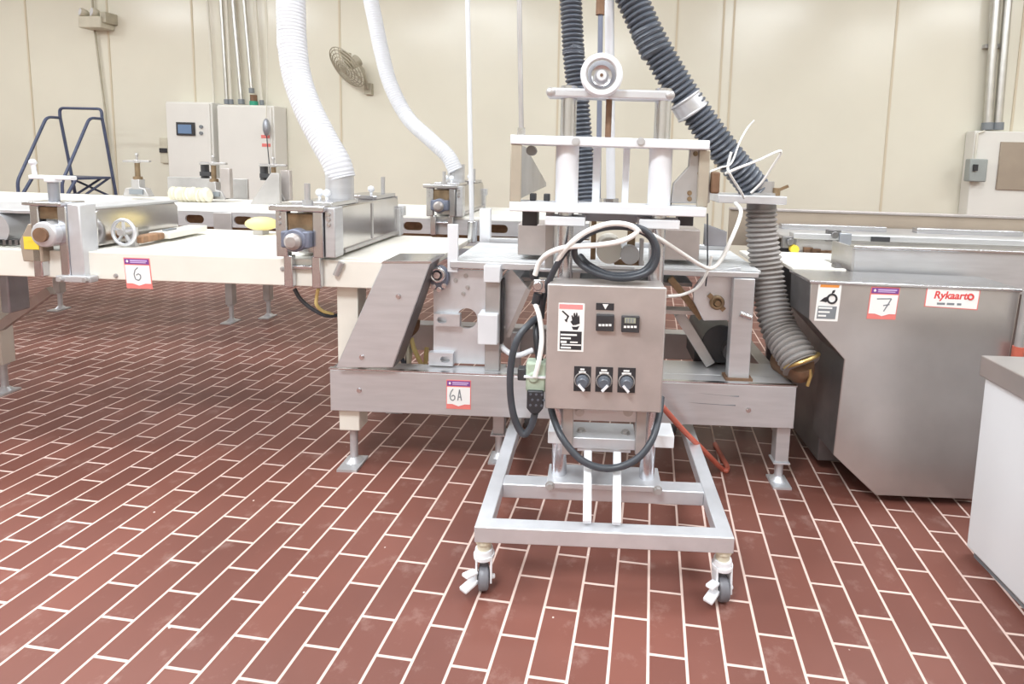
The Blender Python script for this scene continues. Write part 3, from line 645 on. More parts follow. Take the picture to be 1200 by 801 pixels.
# right hand bearing plate, post and motor
a = [ld(x,y,.10) for x, y in ((826,318),(868,312),(868,374),(824,375),(812,352),(812,338))]
rp = part('bearing_plate', B().prism([(p.x,p.z) for p in a], 'd', .09, .11), 'cast_alu', t, .003)
c_ = ld(840,354,.09)
part('flange_bearing', B().ring((c_.x,.085,c_.z),(0,1,0),.022,.009).cyl((c_.x,.07,c_.z),(c_.x,.09,c_.z),.012).bar((c_.x-.035,.086,c_.z+.032),(c_.x+.03,.086,c_.z-.03),.02,.012,(0,1,0)), 'bronze', rp)
a, e = ld(859,330,.06), ld(878,430,.06)
pt = part('square_post', B().box((a.x,.05,.437),(e.x,.10,.86)), 'steel', t, .004)
part('post_foot', B().box((a.x-.012,.04,.437),(e.x+.012,.11,.447)), 'rust', pt)
b = B().cyl(ld(867,367,.05), ld(880,372,.05), .012); part('clamp_pin', b, 'steel_bright', pt)
a, e = ld(795,366,.20), ld(832,426,.20); part('diagonal_bar', B().bar(a, e, .04,.045), 'steel_dull', t, .003)
a, e = ld(775,362,.16), ld(815,366,.16); part('ledge_bar', B().box((a.x-.05,.13,a.z-.012),(e.x,.20,a.z+.004)), 'tan_metal', t)
c_ = ld(845,395,.30)
mt = part('drive_motor', B().cyl((c_.x-.02,.20,c_.z),(c_.x-.02,.55,c_.z),.085,seg=28).box((c_.x-.12,.28,c_.z-.12),(c_.x+.08,.5,c_.z-.06)), 'plastic_dark', t, .004)
part('motor_pulley', B().cyl((c_.x+.03,.16,c_.z-.02),(c_.x+.03,.20,c_.z-.02),.05).cyl((c_.x+.03,.15,c_.z-.02),(c_.x+.03,.16,c_.z-.02),.018), 'steel_dark', mt)
a, e = ld(785,325,.14), ld(822,372,.14)
part('side_arm', B().bar(a, e, .035,.03), 'bronze', t, .003)
for (x0,y0,x1,y1,d,m) in ((607,262,650,300,.16,'tan_metal'),(773,268,819,306,.16,'tan_metal')):
    a, e = ld(x0,y0,d), ld(x1,y1,d); part('gear_housing', B().box((a.x,d,e.z),(e.x,d+.20,a.z)), m, t, .004)
# loose hoses behind the chute
for pts, r, m, nm, lab in (([(489,374),(487,385),(478,394),(470,404)],.014,'rust','elbow_tube','rusty elbow tube behind the chute of frame 6A'),
        ([(482,396),(486,410),(497,430)],.010,'yellow_pale','tan_hose','tan hose curving down right behind the chute'),
        ([(477,396),(478,412),(479,430)],.008,'beige_plastic','pale_hose','pale straight hose dropping behind the chute'),
        ([(467,410),(471,420),(476,430)],.010,'cable_grey','dark_hose','dark hose end tucked against the chute')):
    p = [ld(x,y,.26) for x, y in pts]; p.append(V((p[-1].x,.30,.44))); one(nm, B().tube(p, r), m, lab, 'hose', p[0])

# ================================================================== rolling cart with lift columns and control box
CD_ = -.35
def prt(n, b, m, par, bev=.003, lab=None): return part(n, b, m, par, bev, lab)
t = thing('rolling_cart', 'aluminium rolling cart with control box, two lift columns and a handwheel', 'cart', (.19,-.3,0))
b = B().box((-.197,-.625,.165),(-.150,.50,.214)); prt('side_rail', b, 'cast_alu', t)
b = B().box((.530,-.625,.165),(.577,.50,.214)); prt('side_rail', b, 'cast_alu', t)
prt('front_rail', B().box((-.197,-.6255,.1645),(.577,-.578,.2145)), 'cast_alu', t)
prt('cross_rail', B().box((-.150,-.395,.165),(.530,-.335,.214)), 'cast_alu', t)
prt('rear_rail', B().box((-.150,.455,.165),(.530,.50,.214)), 'cast_alu', t)
bp_ = prt('base_plate', B().box((.0,-.41,.214),(.385,-.29,.236)), 'cast_alu', t)
bolts([(s,-.41,.225) for s in (.012,.372)], (0,-1,0), .012, .012, 'steel_dull', bp_)
def caster(s, d, yaw, front):
    b = B(); c, n_ = math.cos(yaw), math.sin(yaw)
    def q(x, y, z): return V((s+x*c-y*n_, d+x*n_+y*c, z))
    cs = part('caster', B().cyl((s,d,.148),(s,d,.166),.026).cyl((s,d,.125),(s,d,.15),.021), 'caster_cream', t, .002)
    f = B().cyl(q(0,0,.105), q(0,0,.128), .030, .027)
    for sx in (-.022,.022):
        pl = [q(sx+dx,y,z) for dx in (-.003,.003) for y, z in ((-.022,.112),(.022,.112),(.012,.03),(-.03,.03))]
        vs = [f.bm.verts.new(p) for p in pl]
        for k_ in ((0,1,2,3),(7,6,5,4),(0,4,5,1),(1,5,6,2),(2,6,7,3),(3,7,4,0)): f._f([vs[i] for i in k_])
    f.box(q(-.025,-.025,.104), q(.025,.022,.113)) if abs(yaw) < .01 else f.cyl(q(0,0,.100), q(0,0,.112), .032)
    part('fork', f, 'pale_paint', cs, .001)
    part('wheel', B().lathe(q(0,-.008,.038)-V((c*.014,n_*.014,0)), (c,n_,0), [(.010,-.004),(.026,-.002),(.035,0),(.038,.005),(.038,.023),(.035,.028),(.026,.030),(.010,.032)]), 'caster_wheel', cs)
    part('brake_lever', B().bar(q(-.024,-.02,.066), q(-.055,-.05,.075), .026,.010).bar(q(-.024,-.02,.04), q(-.06,-.055,.033), .030,.012).cyl(q(-.03,-.008,.038), q(.034,-.008,.038), .007), 'white_plastic', cs, .003)
caster(-.172,-.595,.15,True); caster(.553,-.595,.12,True); caster(-.172,.47,.3,False); caster(.553,.47,-.2,False)
SC = (.038,.340)
for s in SC:
    co = prt('lift_column', B().cyl((s,CD_,.236),(s,CD_,1.545),.026,seg=28), 'steel_bright', t, 0)
    zt, zb = ld(657,170,CD_).z, ld(657,244,CD_).z
    prt('white_sleeve', B().cyl((s,CD_,zb),(s,CD_,zt),.0375,seg=28).cyl((s,CD_,zb),(s,CD_,zb+.012),.040,seg=28), 'white_plastic', co, 0)
    z_ = ld(657,252,CD_).z
    prt('column_flange', B().box((s-.065,CD_-.05,z_-.03),(s+.065,CD_+.05,z_)), 'pale_paint', co)
# control box
DF = -.47
a, e = ld(643,335,DF), ld(773.5,478,DF); x0, x1 = a.x, e.x; z1, z0 = ld(708,334.5,DF).z, ld(708,478.5,DF).z
cb = part('control_box', B().box((x0,DF,z0),(x1,DF+.10,z1)), 'tan_metal', t, .005, label='stainless control box')
dr = part('box_door', B().box((x0-.003,DF-.012,z0-.003),(x1+.003,DF,z1+.003)), 'tan_metal', t, .005)
D2 = DF-.012
def rect(x0,y0,x1,y1,d): a, e = ld(x0,(y0+y1)/2,d), ld(x1,(y0+y1)/2,d); m0, m1 = ld((x0+x1)/2,y0,d), ld((x0+x1)/2,y1,d); return a.x, e.x, m1.z, m0.z
def panel(x0,y0,x1,y1,d,th): a = rect(x0,y0,x1,y1,d); return B().box((a[0],d-th,a[2]),(a[1],d,a[3]))
wl_ = part('warning_label', panel(654,355,684.5,411.5,D2,.0012), 'paper', dr, .0, label='white warning label with a pink header and hand pictogram')
D3 = D2-.0012
part('label_header', panel(655.5,356.5,683,362,D3,.0006), 'pink', t)
a = rect(657,364,682,386,D3); w, h_ = a[1]-a[0], a[3]-a[2]
def lab_poly(pts): return B().prism([(a[0]+x*w, a[2]+y*h_) for x, y in pts], 'd', D3-.0006, D3)
b = lab_poly([(.52,.16),(.60,.0),(.80,.0),(.90,.22),(.74,.16)])
b.prism([(a[0]+x*w, a[2]+y*h_) for x, y in [(.46,.42),(.58,.24),(.72,.26),(.90,.34),(.88,.70),(.84,.80),(.80,.68),(.78,.90),(.72,.92),(.70,.74),(.66,.90),(.60,.88),(.60,.66),(.54,.78),(.50,.74),(.54,.50)]], 'd', D3-.0006, D3)
b.prism([(a[0]+x*w, a[2]+y*h_) for x, y in [(.04,.96),(.10,1.0),(.40,.72),(.32,.52),(.30,.38),(.22,.44),(.18,.52),(.26,.56),(.30,.70)]], 'd', D3-.0006, D3)
part('hand_pictogram', b, 'ink', t)
part('label_text_block', panel(656,388,681.5,409.5,D3,.0006), 'ink', t)
b = B()
for x0_,y0_,x1_,y1_ in ((657,391,676,393),(657,395,669,397),(657,399,664,401.5),(658,403,681,404.5),(657,406,669,408),(668,400,677,401.5)):
    r_ = rect(x0_,y0_,x1_,y1_,D3); b.box((r_[0],D3-.0011,r_[2]),(r_[1],D3-.0005,r_[3]))
part('label_print', b, 'paper', t)
# small panel instruments
ip = part('indicator_plate', panel(698.5,355,719.5,363,D2,.002), 'ink', t); r_ = rect(706,356,713,362,D2)
part('indicator_triangle', B().prism([(r_[0],r_[3]),(r_[1],r_[3]),((r_[0]+r_[1])/2,r_[2])], 'd', D2-.0026, D2-.0018), 'paper', ip)
for (x0_,y0_,x1_,y1_,lc) in ((698.5,367.5,719.5,386.5,'screen_blue'),(728,369.5,749,388,'lcd')):
    m_ = part('panel_meter', panel(x0_,y0_,x1_,y1_,D2,.014), 'plastic_dark', t, .002)
    dd = D2-.014
    part('meter_display', panel(x0_+4,y0_+2.8,x1_-4,y0_+9,dd,.0008), 'plastic_dark' if lc == 'screen_blue' else lc, m_)
    b = B()
    for i in range(4):
        r_ = rect(x0_+3+i*4,y0_+12,x0_+6+i*4,y0_+14.5,dd); b.box((r_[0],dd-.001,r_[2]),(r_[1],dd,r_[3]))
    part('meter_key', b, 'paper', m_)
    if lc == 'lcd':
        b = B()
        for i in range(3):
            r_ = rect(x0_+5.5+i*3.5,y0_+3.5,x0_+7.5+i*3.5,y0_+8.3,dd); b.box((r_[0],dd-.0014,r_[2]),(r_[1],dd-.0007,r_[3]))
        part('meter_digit', b, 'ink_grey', m_)
for i, (x0_, x1_, ang) in enumerate(((672.5,692.5,-1),(697.8,718,1),(723.8,744.5,-1))):
    yo = i*.8
    sp2 = part('switch_plate', panel(x0_,429+yo,x1_,458+yo,D2,.002), 'ink', t)
    b = B(); xm = (x0_+x1_)/2
    for wx, yy in ((3.5,431.5),(5.5,434.6)) if i else ((2.5,431.3),(4,434.4)):
        r_ = rect(xm-wx,yy+yo,xm+wx,yy+2+yo,D2); b.box((r_[0],D2-.0028,r_[2]),(r_[1],D2-.0018,r_[3]))
    part('switch_legend', b, 'paper', sp2)
    c_ = ld(xm,446+yo,D2)
    kb = B().lathe((c_.x,D2-.002,c_.z),(0,-1,0),[(.021,0),(.021,.006),(.0165,.008),(.0165,.020),(.014,.022)])
    part('selector_knob', kb, 'hose_black', sp2)
    part('knob_pointer', B().bar((c_.x-ang*-.010,D2-.025,c_.z+.006) if ang < 0 else (c_.x+.010,D2-.025,c_.z+.006), (c_.x+.008 if ang < 0 else c_.x-.008,D2-.025,c_.z-.020), .007,.006,(0,1,0)) if False else
         B().bar((c_.x+ang*.011,D2-.024,c_.z-.002),(c_.x-ang*.006,D2-.024,c_.z-.022), .0075,.008,(0,1,0)), 'white_plastic', sp2)
    part('knob_arc', B().ring((c_.x,D2-.003,c_.z+.003),(0,1,0),.024,.0022,24,6), 'hose_grey', sp2)
# bracket under the box
zc = ld(715,508,-.40).z
for (xa_, xb_) in ((659,671.5),(745,757)):
    r_ = rect(xa_,478,xb_,532,-.43); prt('bracket_plate', B().box((r_[0],-.435,r_[2]),(r_[1],-.375,z0+.01)), 'tan_metal', t)
r_ = rect(671,479,746,492,-.42); b = B().box((r_[0],-.43,r_[2]),(r_[1],-.40,z0+.004)); prt('upper_tie', b, 'steel', t)
bolts([ld(x_,482,-.43) for x_ in (679,736)], (0,-1,0), .012, .008, 'steel_dull', t)
p0, p1 = ld(642,512,-.40), ld(790,518,-.40); zc = (p0.z+p1.z)/2
prt('clamp_block', B().box((p0.x,-.40,zc-.022),(p0.x+.065,-.305,zc+.022)), 'pale_paint', t)
prt('clamp_block', B().box((p1.x-.065,-.40,zc-.022),(p1.x,-.305,zc+.022)), 'pale_paint', t)
bb = prt('tie_block', B().box((r_[0]-.0,-.425,zc-.022),(r_[1],-.31,zc+.016)), 'cast_alu', t)
prt('lower_lip', B().box((r_[0]+.018,-.42,zc-.034),(r_[1]-.014,-.36,zc-.022)), 'cast_alu', t)
bolts([(ld(x_,508,-.38).x,-.38,zc+.016) for x_ in (681,733)], (0,0,1), .012, .009, 'steel_dull', bb)
for x_ in (688,722.5):
    a_, e_ = ld(x_+1,526,-.42), ld(x_,613,-.602); e_.z = .226
    prt('stay_bar', B().bar((a_.x,-.40,zc-.03), (e_.x,-.602,.228), .026,.022,(0,1,0)), 'pale_paint', t)
# top plates, handwheel and hopper side plates
def plank(x0_,x1_,y0_,y1_,d0,d1):
    r_ = rect(x0_,y0_,x1_,y1_,d0); return r_
za, zb2 = ld(715,104,-.385).z, ld(715,115.5,-.385).z
sa, se = ld(641,110,-.385).x, ld(790,110,-.385).x
tp = prt('top_plate', B().box((sa,-.385,zb2),(se,-.315,za)), 'cast_alu', t, .006)
for s in (sa+.012,se-.012): prt('end_bolt', B().ball((s,-.385,(za+zb2)/2), .015, (1,.6,1)), 'steel_dull', tp, 0)
c_ = ld(705,88,-.41)
hw = prt('handwheel', B().lathe((c_.x,-.385,c_.z),(0,-1,0),[(.030,-.02),(.060,-.005),(.0655,.006),(.0655,.034),(.061,.040),(.050,.040),(.046,.034),(.044,.010),(.016,.008)],40), 'white_plastic', t, 0)
prt('wheel_dish', B().lathe((c_.x,-.385,c_.z),(0,-1,0),[(.0452,.0),(.0452,.0335),(.0435,.0335),(.032,.014),(.016,.008),(.0,.008)],40), 'steel_bright', hw, 0, 'polished dished web')
prt('wheel_hub', B().lathe((c_.x,-.385,c_.z),(0,-1,0),[(.0165,-.012),(.0165,.022),(.0145,.026)]), 'white_plastic', hw, 0)
prt('hub_screw', B().cyl((c_.x,-.41,c_.z),(c_.x,-.414,c_.z),.005), 'rust', hw, 0)
prt('wheel_shaft', B().cyl((c_.x,-.385,c_.z),(c_.x,-.30,c_.z),.014).box((c_.x-.03,-.37,za),(c_.x+.03,-.32,c_.z-.01)), 'steel_dull', hw)
# the dough head that hangs on ceiling rods between the columns
t2 = thing('dough_depositor', 'depositor of two pale cross plates with hopper sides around the two white sleeves', 'depositor', (.19,-.25,1.13))
zA, zB = ld(715,161,-.41).z, ld(715,172,-.41).z
sA, sB = ld(598,165,-.41).x, ld(832,171,-.41).x
up_ = prt('upper_plate', B().box((sA,-.41,zB),(sB,-.29,zA)) if False else B().holed([(sA,-.41),(sB,-.41),(sB,-.29),(sA,-.29)], [circ(s,CD_,.0385) for s in SC], 'z', zB, zA), 'pale_paint', t2, .003)
bolts([ld(x_,166,-.41) for x_ in (675,751)], (0,-1,0), .010, .006, 'steel', up_)
zC, zD = ld(715,240,-.41).z, ld(715,251,-.41).z
lo_ = prt('lower_plate', B().holed([(sA,-.41),(sB,-.41),(sB,-.29),(sA,-.29)], [circ(s,CD_,.0415) for s in SC], 'z', zD, zC), 'pale_paint', t2, .003)
prt('plate_shelf', B().box((sA+.02,-.29,zD),(sB-.02,-.10,zD+.012)), 'steel', lo_)
# left and right hopper sides
q0 = ls(615,174,sA+.01); q1 = ls(641,238,sA+.02)
hl = prt('hopper_side', B().prism([(-.40,zC),(-.40,zB),(q0.y,zB),(q1.y,zC+.02),(q1.y,zC)], 's', sA+.006, sA+.014), 'steel_dull', t2, .002)
prt('hopper_edge', B().box((sA,-.405,zC),(sA+.036,-.398,zB)), 'hopper_tan', hl)
prt('hopper_clamp', B().cyl((sA+.06,-.36,zB-.018),(sA+.06,-.32,zB-.018),.016), 'steel_dark', hl, 0)
pts = [ld(x,y,-.36) for x,y in ((832,172),(809,172),(807,195),(789,215),(786,238),(832,238))]
hr = prt('hopper_side', B().prism([(p.x,p.z) for p in pts], 'd', -.36, -.335), 'steel_dull', t2, .004)
prt('hopper_edge', B().box((pts[0].x-.035,-.375,zC),(pts[0].x,-.358,zB)), 'hopper_tan', hr)
bolts([ld(x_,y_,-.36) for x_,y_ in ((822,196),(820,203),(808,226),(808,233),(815,180))], (0,-1,0), .006, .006, 'bronze', hr)
c_ = ld(838,214,-.36); prt('latch_block', B().box((c_.x-.014,-.37,c_.z-.035),(c_.x+.014,-.34,c_.z+.035)), 'rust', t2, .006)
for x_, w_ in ((699,.026),(733.5,.022)):
    p = ld(x_,205,-.30); prt('guide_bar', B().box((p.x-w_/2,-.30,zC-.005),(p.x+w_/2,-.285,zB+.005)), 'pale_paint', t2, .002)
for x_ in (626,642,783): p = ld(x_,236,-.3); prt('clip', B().box((p.x-.012,-.33,zC),(p.x+.008,-.30,zC+.024)), 'plastic_dark', t2)
for x_ in (621.5,803): p = ld(x_,253,-.25); prt('under_block', B().box((p.x-.026,-.27,p.z-.032),(p.x+.026,-.20,zD+.004)), 'plastic_dark', t2)
r_ = rect(682,251,775,260,-.25); prt('under_beam', B().box((r_[0],-.26,r_[2]),(r_[1],-.12,zD+.004)), 'grey_plate', t2)
# white filling roller behind the cables
c_ = ld(714,293,-.12)
fr_ = prt('feed_roller', B().cyl((c_.x,-.14,c_.z),(c_.x,.02,c_.z),.048,seg=32), 'belt_cream', t2, .004)
prt('roller_arm', B().box((c_.x-.07,-.05,c_.z-.05),(c_.x-.05,-.02,zD+.01)), 'bronze', t2); prt('roller_arm', B().box((c_.x+.07,-.05,c_.z-.05),(c_.x+.10,-.02,zD+.01)), 'bronze', t2); prt('roller_tie', B().box((c_.x+.02,-.12,c_.z-.055),(c_.x+.13,-.09,c_.z-.035)), 'bronze', t2)
prt('end_disc', B().cyl((c_.x+.075,-.16,c_.z-.01),(c_.x+.075,-.12,c_.z-.01),.035).box((c_.x+.11,-.15,c_.z-.05),(c_.x+.125,-.12,c_.z+.05)), 'belt_white', t2)
prt('mount_plate', B().box((sA+.08,-.22,c_.z-.07),(sB-.10,-.19,c_.z-.058)), 'steel', t2)
for s in (sA+.10, sB-.13): prt('hanger_plate', B().box((s,-.215,c_.z-.07),(s+.03,-.195,zD+.004)), 'steel_dull', t2)
# rods and pipes from the ceiling
def rod(p0, p1, d, r, m, lab, nm='ceiling_rod', cat='rod', nut=True, z0_=None):
    a_, b_ = ld(*p1, d), ld(*p0, d); dr_ = (b_-a_).normalized(); top = a_+dr_*((ZC-a_.z)/dr_.z)
    tt = thing(nm, lab, cat, a_); part('shaft', B().cyl(a_, top, r, seg=14), m, tt)
    if nut: part('coupling', B().cyl(a_-dr_*.01, a_+dr_*.02, r*1.7, seg=6), 'steel_bright', tt)
    return tt
rod((608.5,2),(611,157),-.36,.008,'steel_dull','thin hanger rod holding the left end of the upper cross plate')
rod((548,2),(553,262),1.2,.014,'pale_paint','pale drop pipe from the ceiling left of the thin hanger rod','drop_pipe','pipe')
rod((714,2),(716,238),.15,.019,'pale_paint','thick white pipe dropping from the ceiling behind the handwheel','drop_pipe','pipe')
tt = rod((704,2),(701,238),.05,.010,'blue_steel','slim bluish rod with a brass fitting behind the handwheel','drop_pipe','pipe')
p = ld(703.5,8,.05); part('brass_fitting', B().cyl(p-V((0,0,.03)), p+V((0,0,.04)), .017), 'rust', tt)
a_, b_ = ld(714,114,-.35), ld(713.5,160,-.35)
part('threaded_spindle', B().cyl((a_.x,-.35,zA-.01), (a_.x,-.35,zb2), .010), 'rust', t)

# ================================================================== hoses
def path(l): return [ld(x,y,d) for x,y,d in l]
def hose(nm, pts, r, pitch, amp, m, lab, r1=None, zup=True, seg=18):
    p = path(pts)
    if zup: dr_ = (p[0]-p[1]).normalized(); p = [p[0]+dr_*((ZC-p[0].z)/max(.3,dr_.z)*.98)] + p
    return one(nm, B().corr(p, r, pitch, amp, seg, r1), m, lab, 'hose', p[-1])
CL = ld(400,207,.335)
hose('white_hose', [(341,2,.40),(342,40,.38),(347,85,.35),(360,125,.31),(380,165,.27),(394,190,.25),(400,209,.25)], .059, .016, .022, 'hose_white', 'thick white corrugated hose coming down to the near dust hood', seg=24)
hc = V((-.975,.335,1.23))+DH
hose('white_hose', [(435,2,1.75),(447,60,1.74),(458,100,1.73),(478,138,1.71),(505,164,1.63),(525,183,1.61),(534,200,1.61)], .050, .016, .022, 'hose_white', 'slimmer white corrugated hose curving to the far dust hood', seg=22)
hose('black_hose', [(669,2,.45),(672,60,.45),(677,110,.45),(682,165,.45),(687,215,.44),(689,250,.42)], .046, .020, .13, 'hose_black', 'straight black corrugated hose hanging behind the left lift column')
h2 = hose('black_hose', [(742,2,.15),(757,35,.15),(785,85,.16),(813,128,.17),(845,172,.18),(872,205,.2),(885,222,.22)], .058, .022, .13, 'hose_black', 'thick black corrugated hose slanting down to the right past the columns')
a_, b_ = ld(800,129,.165), ld(811,119,.165)
p = ld(807,124,.165); dr_ = (ld(813,128,.17)-ld(800,108,.165)).normalized()
one('hose_coupling', B().cyl(p-dr_*.03, p+dr_*.03, .067, seg=28).ring(p-dr_*.03, dr_, .065,.006).ring(p+dr_*.03, dr_, .065,.006), 'steel', 'bright steel sleeve joining the thick black hose', 'coupling', p)
# manifold box between the two hoses
a_, e_ = ld(842,228,.12), ld(922,240,.12)
t = thing('hose_manifold', 'flat grey plate with fittings where the thick hoses meet', 'manifold', (a_.x,.2,a_.z))
part('plate', B().box((a_.x,.12,e_.z),(e_.x,.34,a_.z)), 'cast_alu', t, .003)
c_ = ld(890,222,.22); part('spigot', B().lathe((c_.x,.22,a_.z-.002),(0,0,1),[(.072,0),(.072,.012),(.060,.014),(.058,.06)]), 'steel_dull', t)
part('clamp_lever', B().bar((c_.x+.05,.2,c_.z-.01),(c_.x+.11,.19,c_.z+.02),.016,.012).cyl((c_.x+.06,.19,c_.z-.03),(c_.x+.06,.19,c_.z+.01),.018), 'bronze', t)
part('hose_clip', B().ring((c_.x,.24,c_.z+.01),(.5,0,.8),.062,.006), 'steel_bright', t)
c2 = ld(892,246,.24)
part('lower_spigot', B().cyl((c2.x,.24,e_.z+.01),(c2.x,.24,e_.z-.04),.062), 'steel_dark', t)
hg = [(892,243,.24),(893,275,.235),(898,315,.22),(903,350,.19),(913,385,.13),(930,413,.04),(939,428,.0)]
hose('grey_hose', hg, .060, .021, .11, 'hose_grey', 'dusty grey corrugated hose bending down beside the big stainless cabinet', .072, False, 22)
a_, e_ = ld(931,420,.02), ld(936,434,.03)
t = thing('hose_elbow', 'rusty pipe elbow at the lower end of the dusty grey hose', 'elbow', e_)
part('elbow_body', B().tube([ld(937,424,.02), ld(937,432,.04), ld(929,430,.11), ld(916,422,.20)], .055, 18), 'rust', t)
part('clamp_band', B().ring(ld(938,422,.015), (.35,-.3,-.8), .074,.008,32,8), 'brass', t)
part('clamp_tail', B().pipe([ld(949,432,-.02), ld(950,440,-.02), ld(946,452,-.02)], .007), 'brass', t)

# ================================================================== cables around the cart
def cab(nm, pts, r, m, lab, cat='cable', n=10): p = path(pts); return one(nm, B().tube(p, r, 10, n), m, lab, cat, p[0])
cab('power_cable', [(634,372,-.38),(638,345,-.40),(650,315,-.44),(668,289,-.45),(697,270,-.45),(727,264,-.45),(756,270,-.45),(770,291,-.45),(764,315,-.45),(742,325,-.45),(716,325,-.45),(692,317,-.44),(676,304,-.425),(674,288,-.43),(688,274,-.435),(712,266,-.435),(740,267,-.435),(762,278,-.435),(767,298,-.435),(756,316,-.435),(736,322,-.435),(712,321,-.435),(690,310,-.42),(680,300,-.38)], .0105, 'cable_grey', 'thick dark cable coiled on top of the control box')
cab('white_cable', [(627,322,-.42),(633,306,-.43),(646,295,-.46),(668,289,-.475),(700,287,-.48),(729,282,-.48),(746,272,-.48),(738,264,-.48),(715,262,-.48),(688,271,-.48),(668,286,-.48),(655,303,-.45),(650,322,-.42)], .0085, 'cable_white', 'white cable looping over the dark coil above the control box')
cab('white_cable', [(738,265,-.47),(768,277,-.42),(795,294,-.32),(820,310,-.22),(834,314,-.18),(845,304,-.16),(857,280,-.14),(866,258,-.10),(868,246,-.05),(862,238,.05)], .0075, 'cable_white', 'white cable swinging right from the coil up to the hose manifold')
cab('white_cable', [(834,300,-.02),(829,318,-.02),(818,336,-.02),(800,345,-.03),(782,347,-.1)], .006, 'cable_white', 'short pale cable curling behind the right edge of the control box')
cab('air_line', [(829,250,.0),(829,280,.0),(829,313,.0),(827,335,.02)], .003, 'cable_grey', 'thin dark air line hanging straight down right of the depositor head')
cab('dark_cable', [(634,370,-.38),(622,378,-.42),(607,396,-.45),(599,425,-.46),(598,460,-.46),(603,490,-.46),(613,508,-.46),(622,500,-.46),(627,484,-.46)], .0115, 'cable_grey', 'dark cable loop hanging left of the control box down to the plug')
cab('black_cable', [(628,375,-.38),(629,395,-.42),(632,420,-.44),(638,440,-.45)], .012, 'rubber_black', 'short black cable running down beside the left edge of the control box')
cab('white_lead', [(626,353,-.42),(632,370,-.45),(635,395,-.47),(632,420,-.48),(627,441,-.48)], .008, 'cable_white', 'white lead running down left of the control box to the green terminal')
cab('low_cable', [(644,470,-.38),(649,490,-.42),(659,513,-.47),(678,536,-.49),(700,547,-.49),(725,547,-.49),(748,536,-.49),(764,515,-.47),(772,488,-.42),(775,465,-.37)], .0115, 'cable_grey', 'dark cable hanging in a deep bow under the control box')
# plug and terminal
r_ = rect(615,422,641,457,-.45); 
t = thing('terminal_block', 'pale green terminal fitting with a black plug left of the control box', 'terminal', (r_[0],-.45,r_[2]))
part('terminal_body', B().box((r_[0]+.005,-.47,r_[2]),(r_[1],-.42,r_[3])).cyl((r_[0]+.03,-.475,r_[2]+.05),(r_[0]+.03,-.44,r_[2]+.05),.02), 'green_grey', t, .008)
part('terminal_knob', B().box((r_[0]-.022,-.465,r_[2]+.035),(r_[0]+.006,-.43,r_[2]+.075)), 'plastic_dark', t, .004)
part('terminal_strap', B().box((r_[0],-.476,r_[2]+.05),(r_[1]+.012,-.468,r_[2]+.056)), 'white_plastic', t)
r2 = rect(618,455,637,482,-.46)
pl = part('plug', B().prism([(r2[0],r2[3]),(r2[0],r2[2]+.018),(r2[0]+.014,r2[2]),(r2[1]-.014,r2[2]),(r2[1],r2[2]+.018),(r2[1],r2[3])], 'd', -.48, -.44), 'rubber_black', t, .005)
b = B()
for i in range(3):
    for j in range(3): b.cyl((r2[0]+.012+.018*i+(.006 if j%2 else 0),-.482,r2[2]+.03+.018*j),(r2[0]+.012+.018*i+(.006 if j%2 else 0),-.479,r2[2]+.03+.018*j),.004,seg=6)
part('plug_stud', b, 'hose_black', pl)
c_ = ld(633,333,-.40)
t = thing('cable_gland', 'small steel junction with black glands at the top left corner of the control box', 'junction', c_)
part('junction_body', B().box((c_.x-.02,-.42,c_.z-.025),(c_.x+.02,-.38,c_.z+.02)).cyl((c_.x-.005,-.43,c_.z),(c_.x-.005,-.40,c_.z),.016), 'steel_bright', t, .004)
part('gland', B().cyl((c_.x-.018,-.40,c_.z+.018),(c_.x-.024,-.40,c_.z+.048),.014), 'rubber_black', t); part('gland', B().cyl((c_.x-.005,-.42,c_.z-.028),(c_.x-.012,-.42,c_.z-.06),.014), 'rubber_black', t)
# white twine ends at the manifold
cab('loose_wire', [(832,201,-.2),(845,196,-.15),(857,191,-.1),(867,166,-.05),(876,150,0),(884,141,0)], .0035, 'cable_white', 'thin white wire standing up from the hopper side in front of the black hose', 'wire')
cab('loose_wire', [(850,203,-.1),(862,198,-.08),(888,188,-.02),(915,177,.02),(905,195,.05),(893,213,.08),(880,226,.10)], .005, 'cable_white', 'white wire loop reaching furthest right above the hose manifold', 'wire')
cab('loose_wire', [(857,178,-.1),(853,195,-.1),(856,205,-.1),(868,224,.02),(872,232,.10)], .005, 'cable_white', 'white wire drooping in front of the black hose above the manifold plate', 'wire')
# red hose
p = [ld(776,476,-.20), ld(800,503,-.10), ld(824,527,-.03), lz(846,549,.012), lz(851,551,.010), lz(852,546,.010), lz(846,535,.010), lz(838,520,.010)]
one('red_hose', B().tube(p, .011, 10, 10), 'red_hose', 'red rubber hose slanting from behind the control box to the floor', 'hose', p[3])

# ================================================================== big stainless cabinet at the right (lot 7)
t = thing('machine_cabinet', 'large stainless machine cabinet with the number 7 sticker and a cut away lower corner', 'machine cabinet', (1.3,0,0))
FD = -.07
poly = [(1.275,.035),(1.70,.035),(1.745,.872),(.960,.878),(.964,.735),(1.110,.582),(1.098,.195)]
part('cabinet_body', B().prism(poly, 'd', FD+.004, .15), 'steel_dark', t, .004)
part('front_cover', B().prism(poly, 'd', FD, FD+.006), 'cabinet_steel', t, .003)
part('dark_infill', B().box((1.13,.15,.05),(1.72,.60,.80)), 'steel_dark', t, .006)  # added dark box that stands in for deep shade between frame and cabinet
part('top_lid', B().prism([(.955,.874),(1.748,.869),(1.748,.881),(.955,.886)], 'd', FD-.006, .16), 'steel_bright', t, .003)
part('inner_panel', B().box((1.11,.0,.05),(1.25,.02,.55)), 'steel_dark', t) if False else None
c_ = ld(1035,355,FD); tag(t, (c_.x,c_.z), .108, .125, FD-.0006, PEN7, .06)
r_ = rect(956,332,984,376,FD)
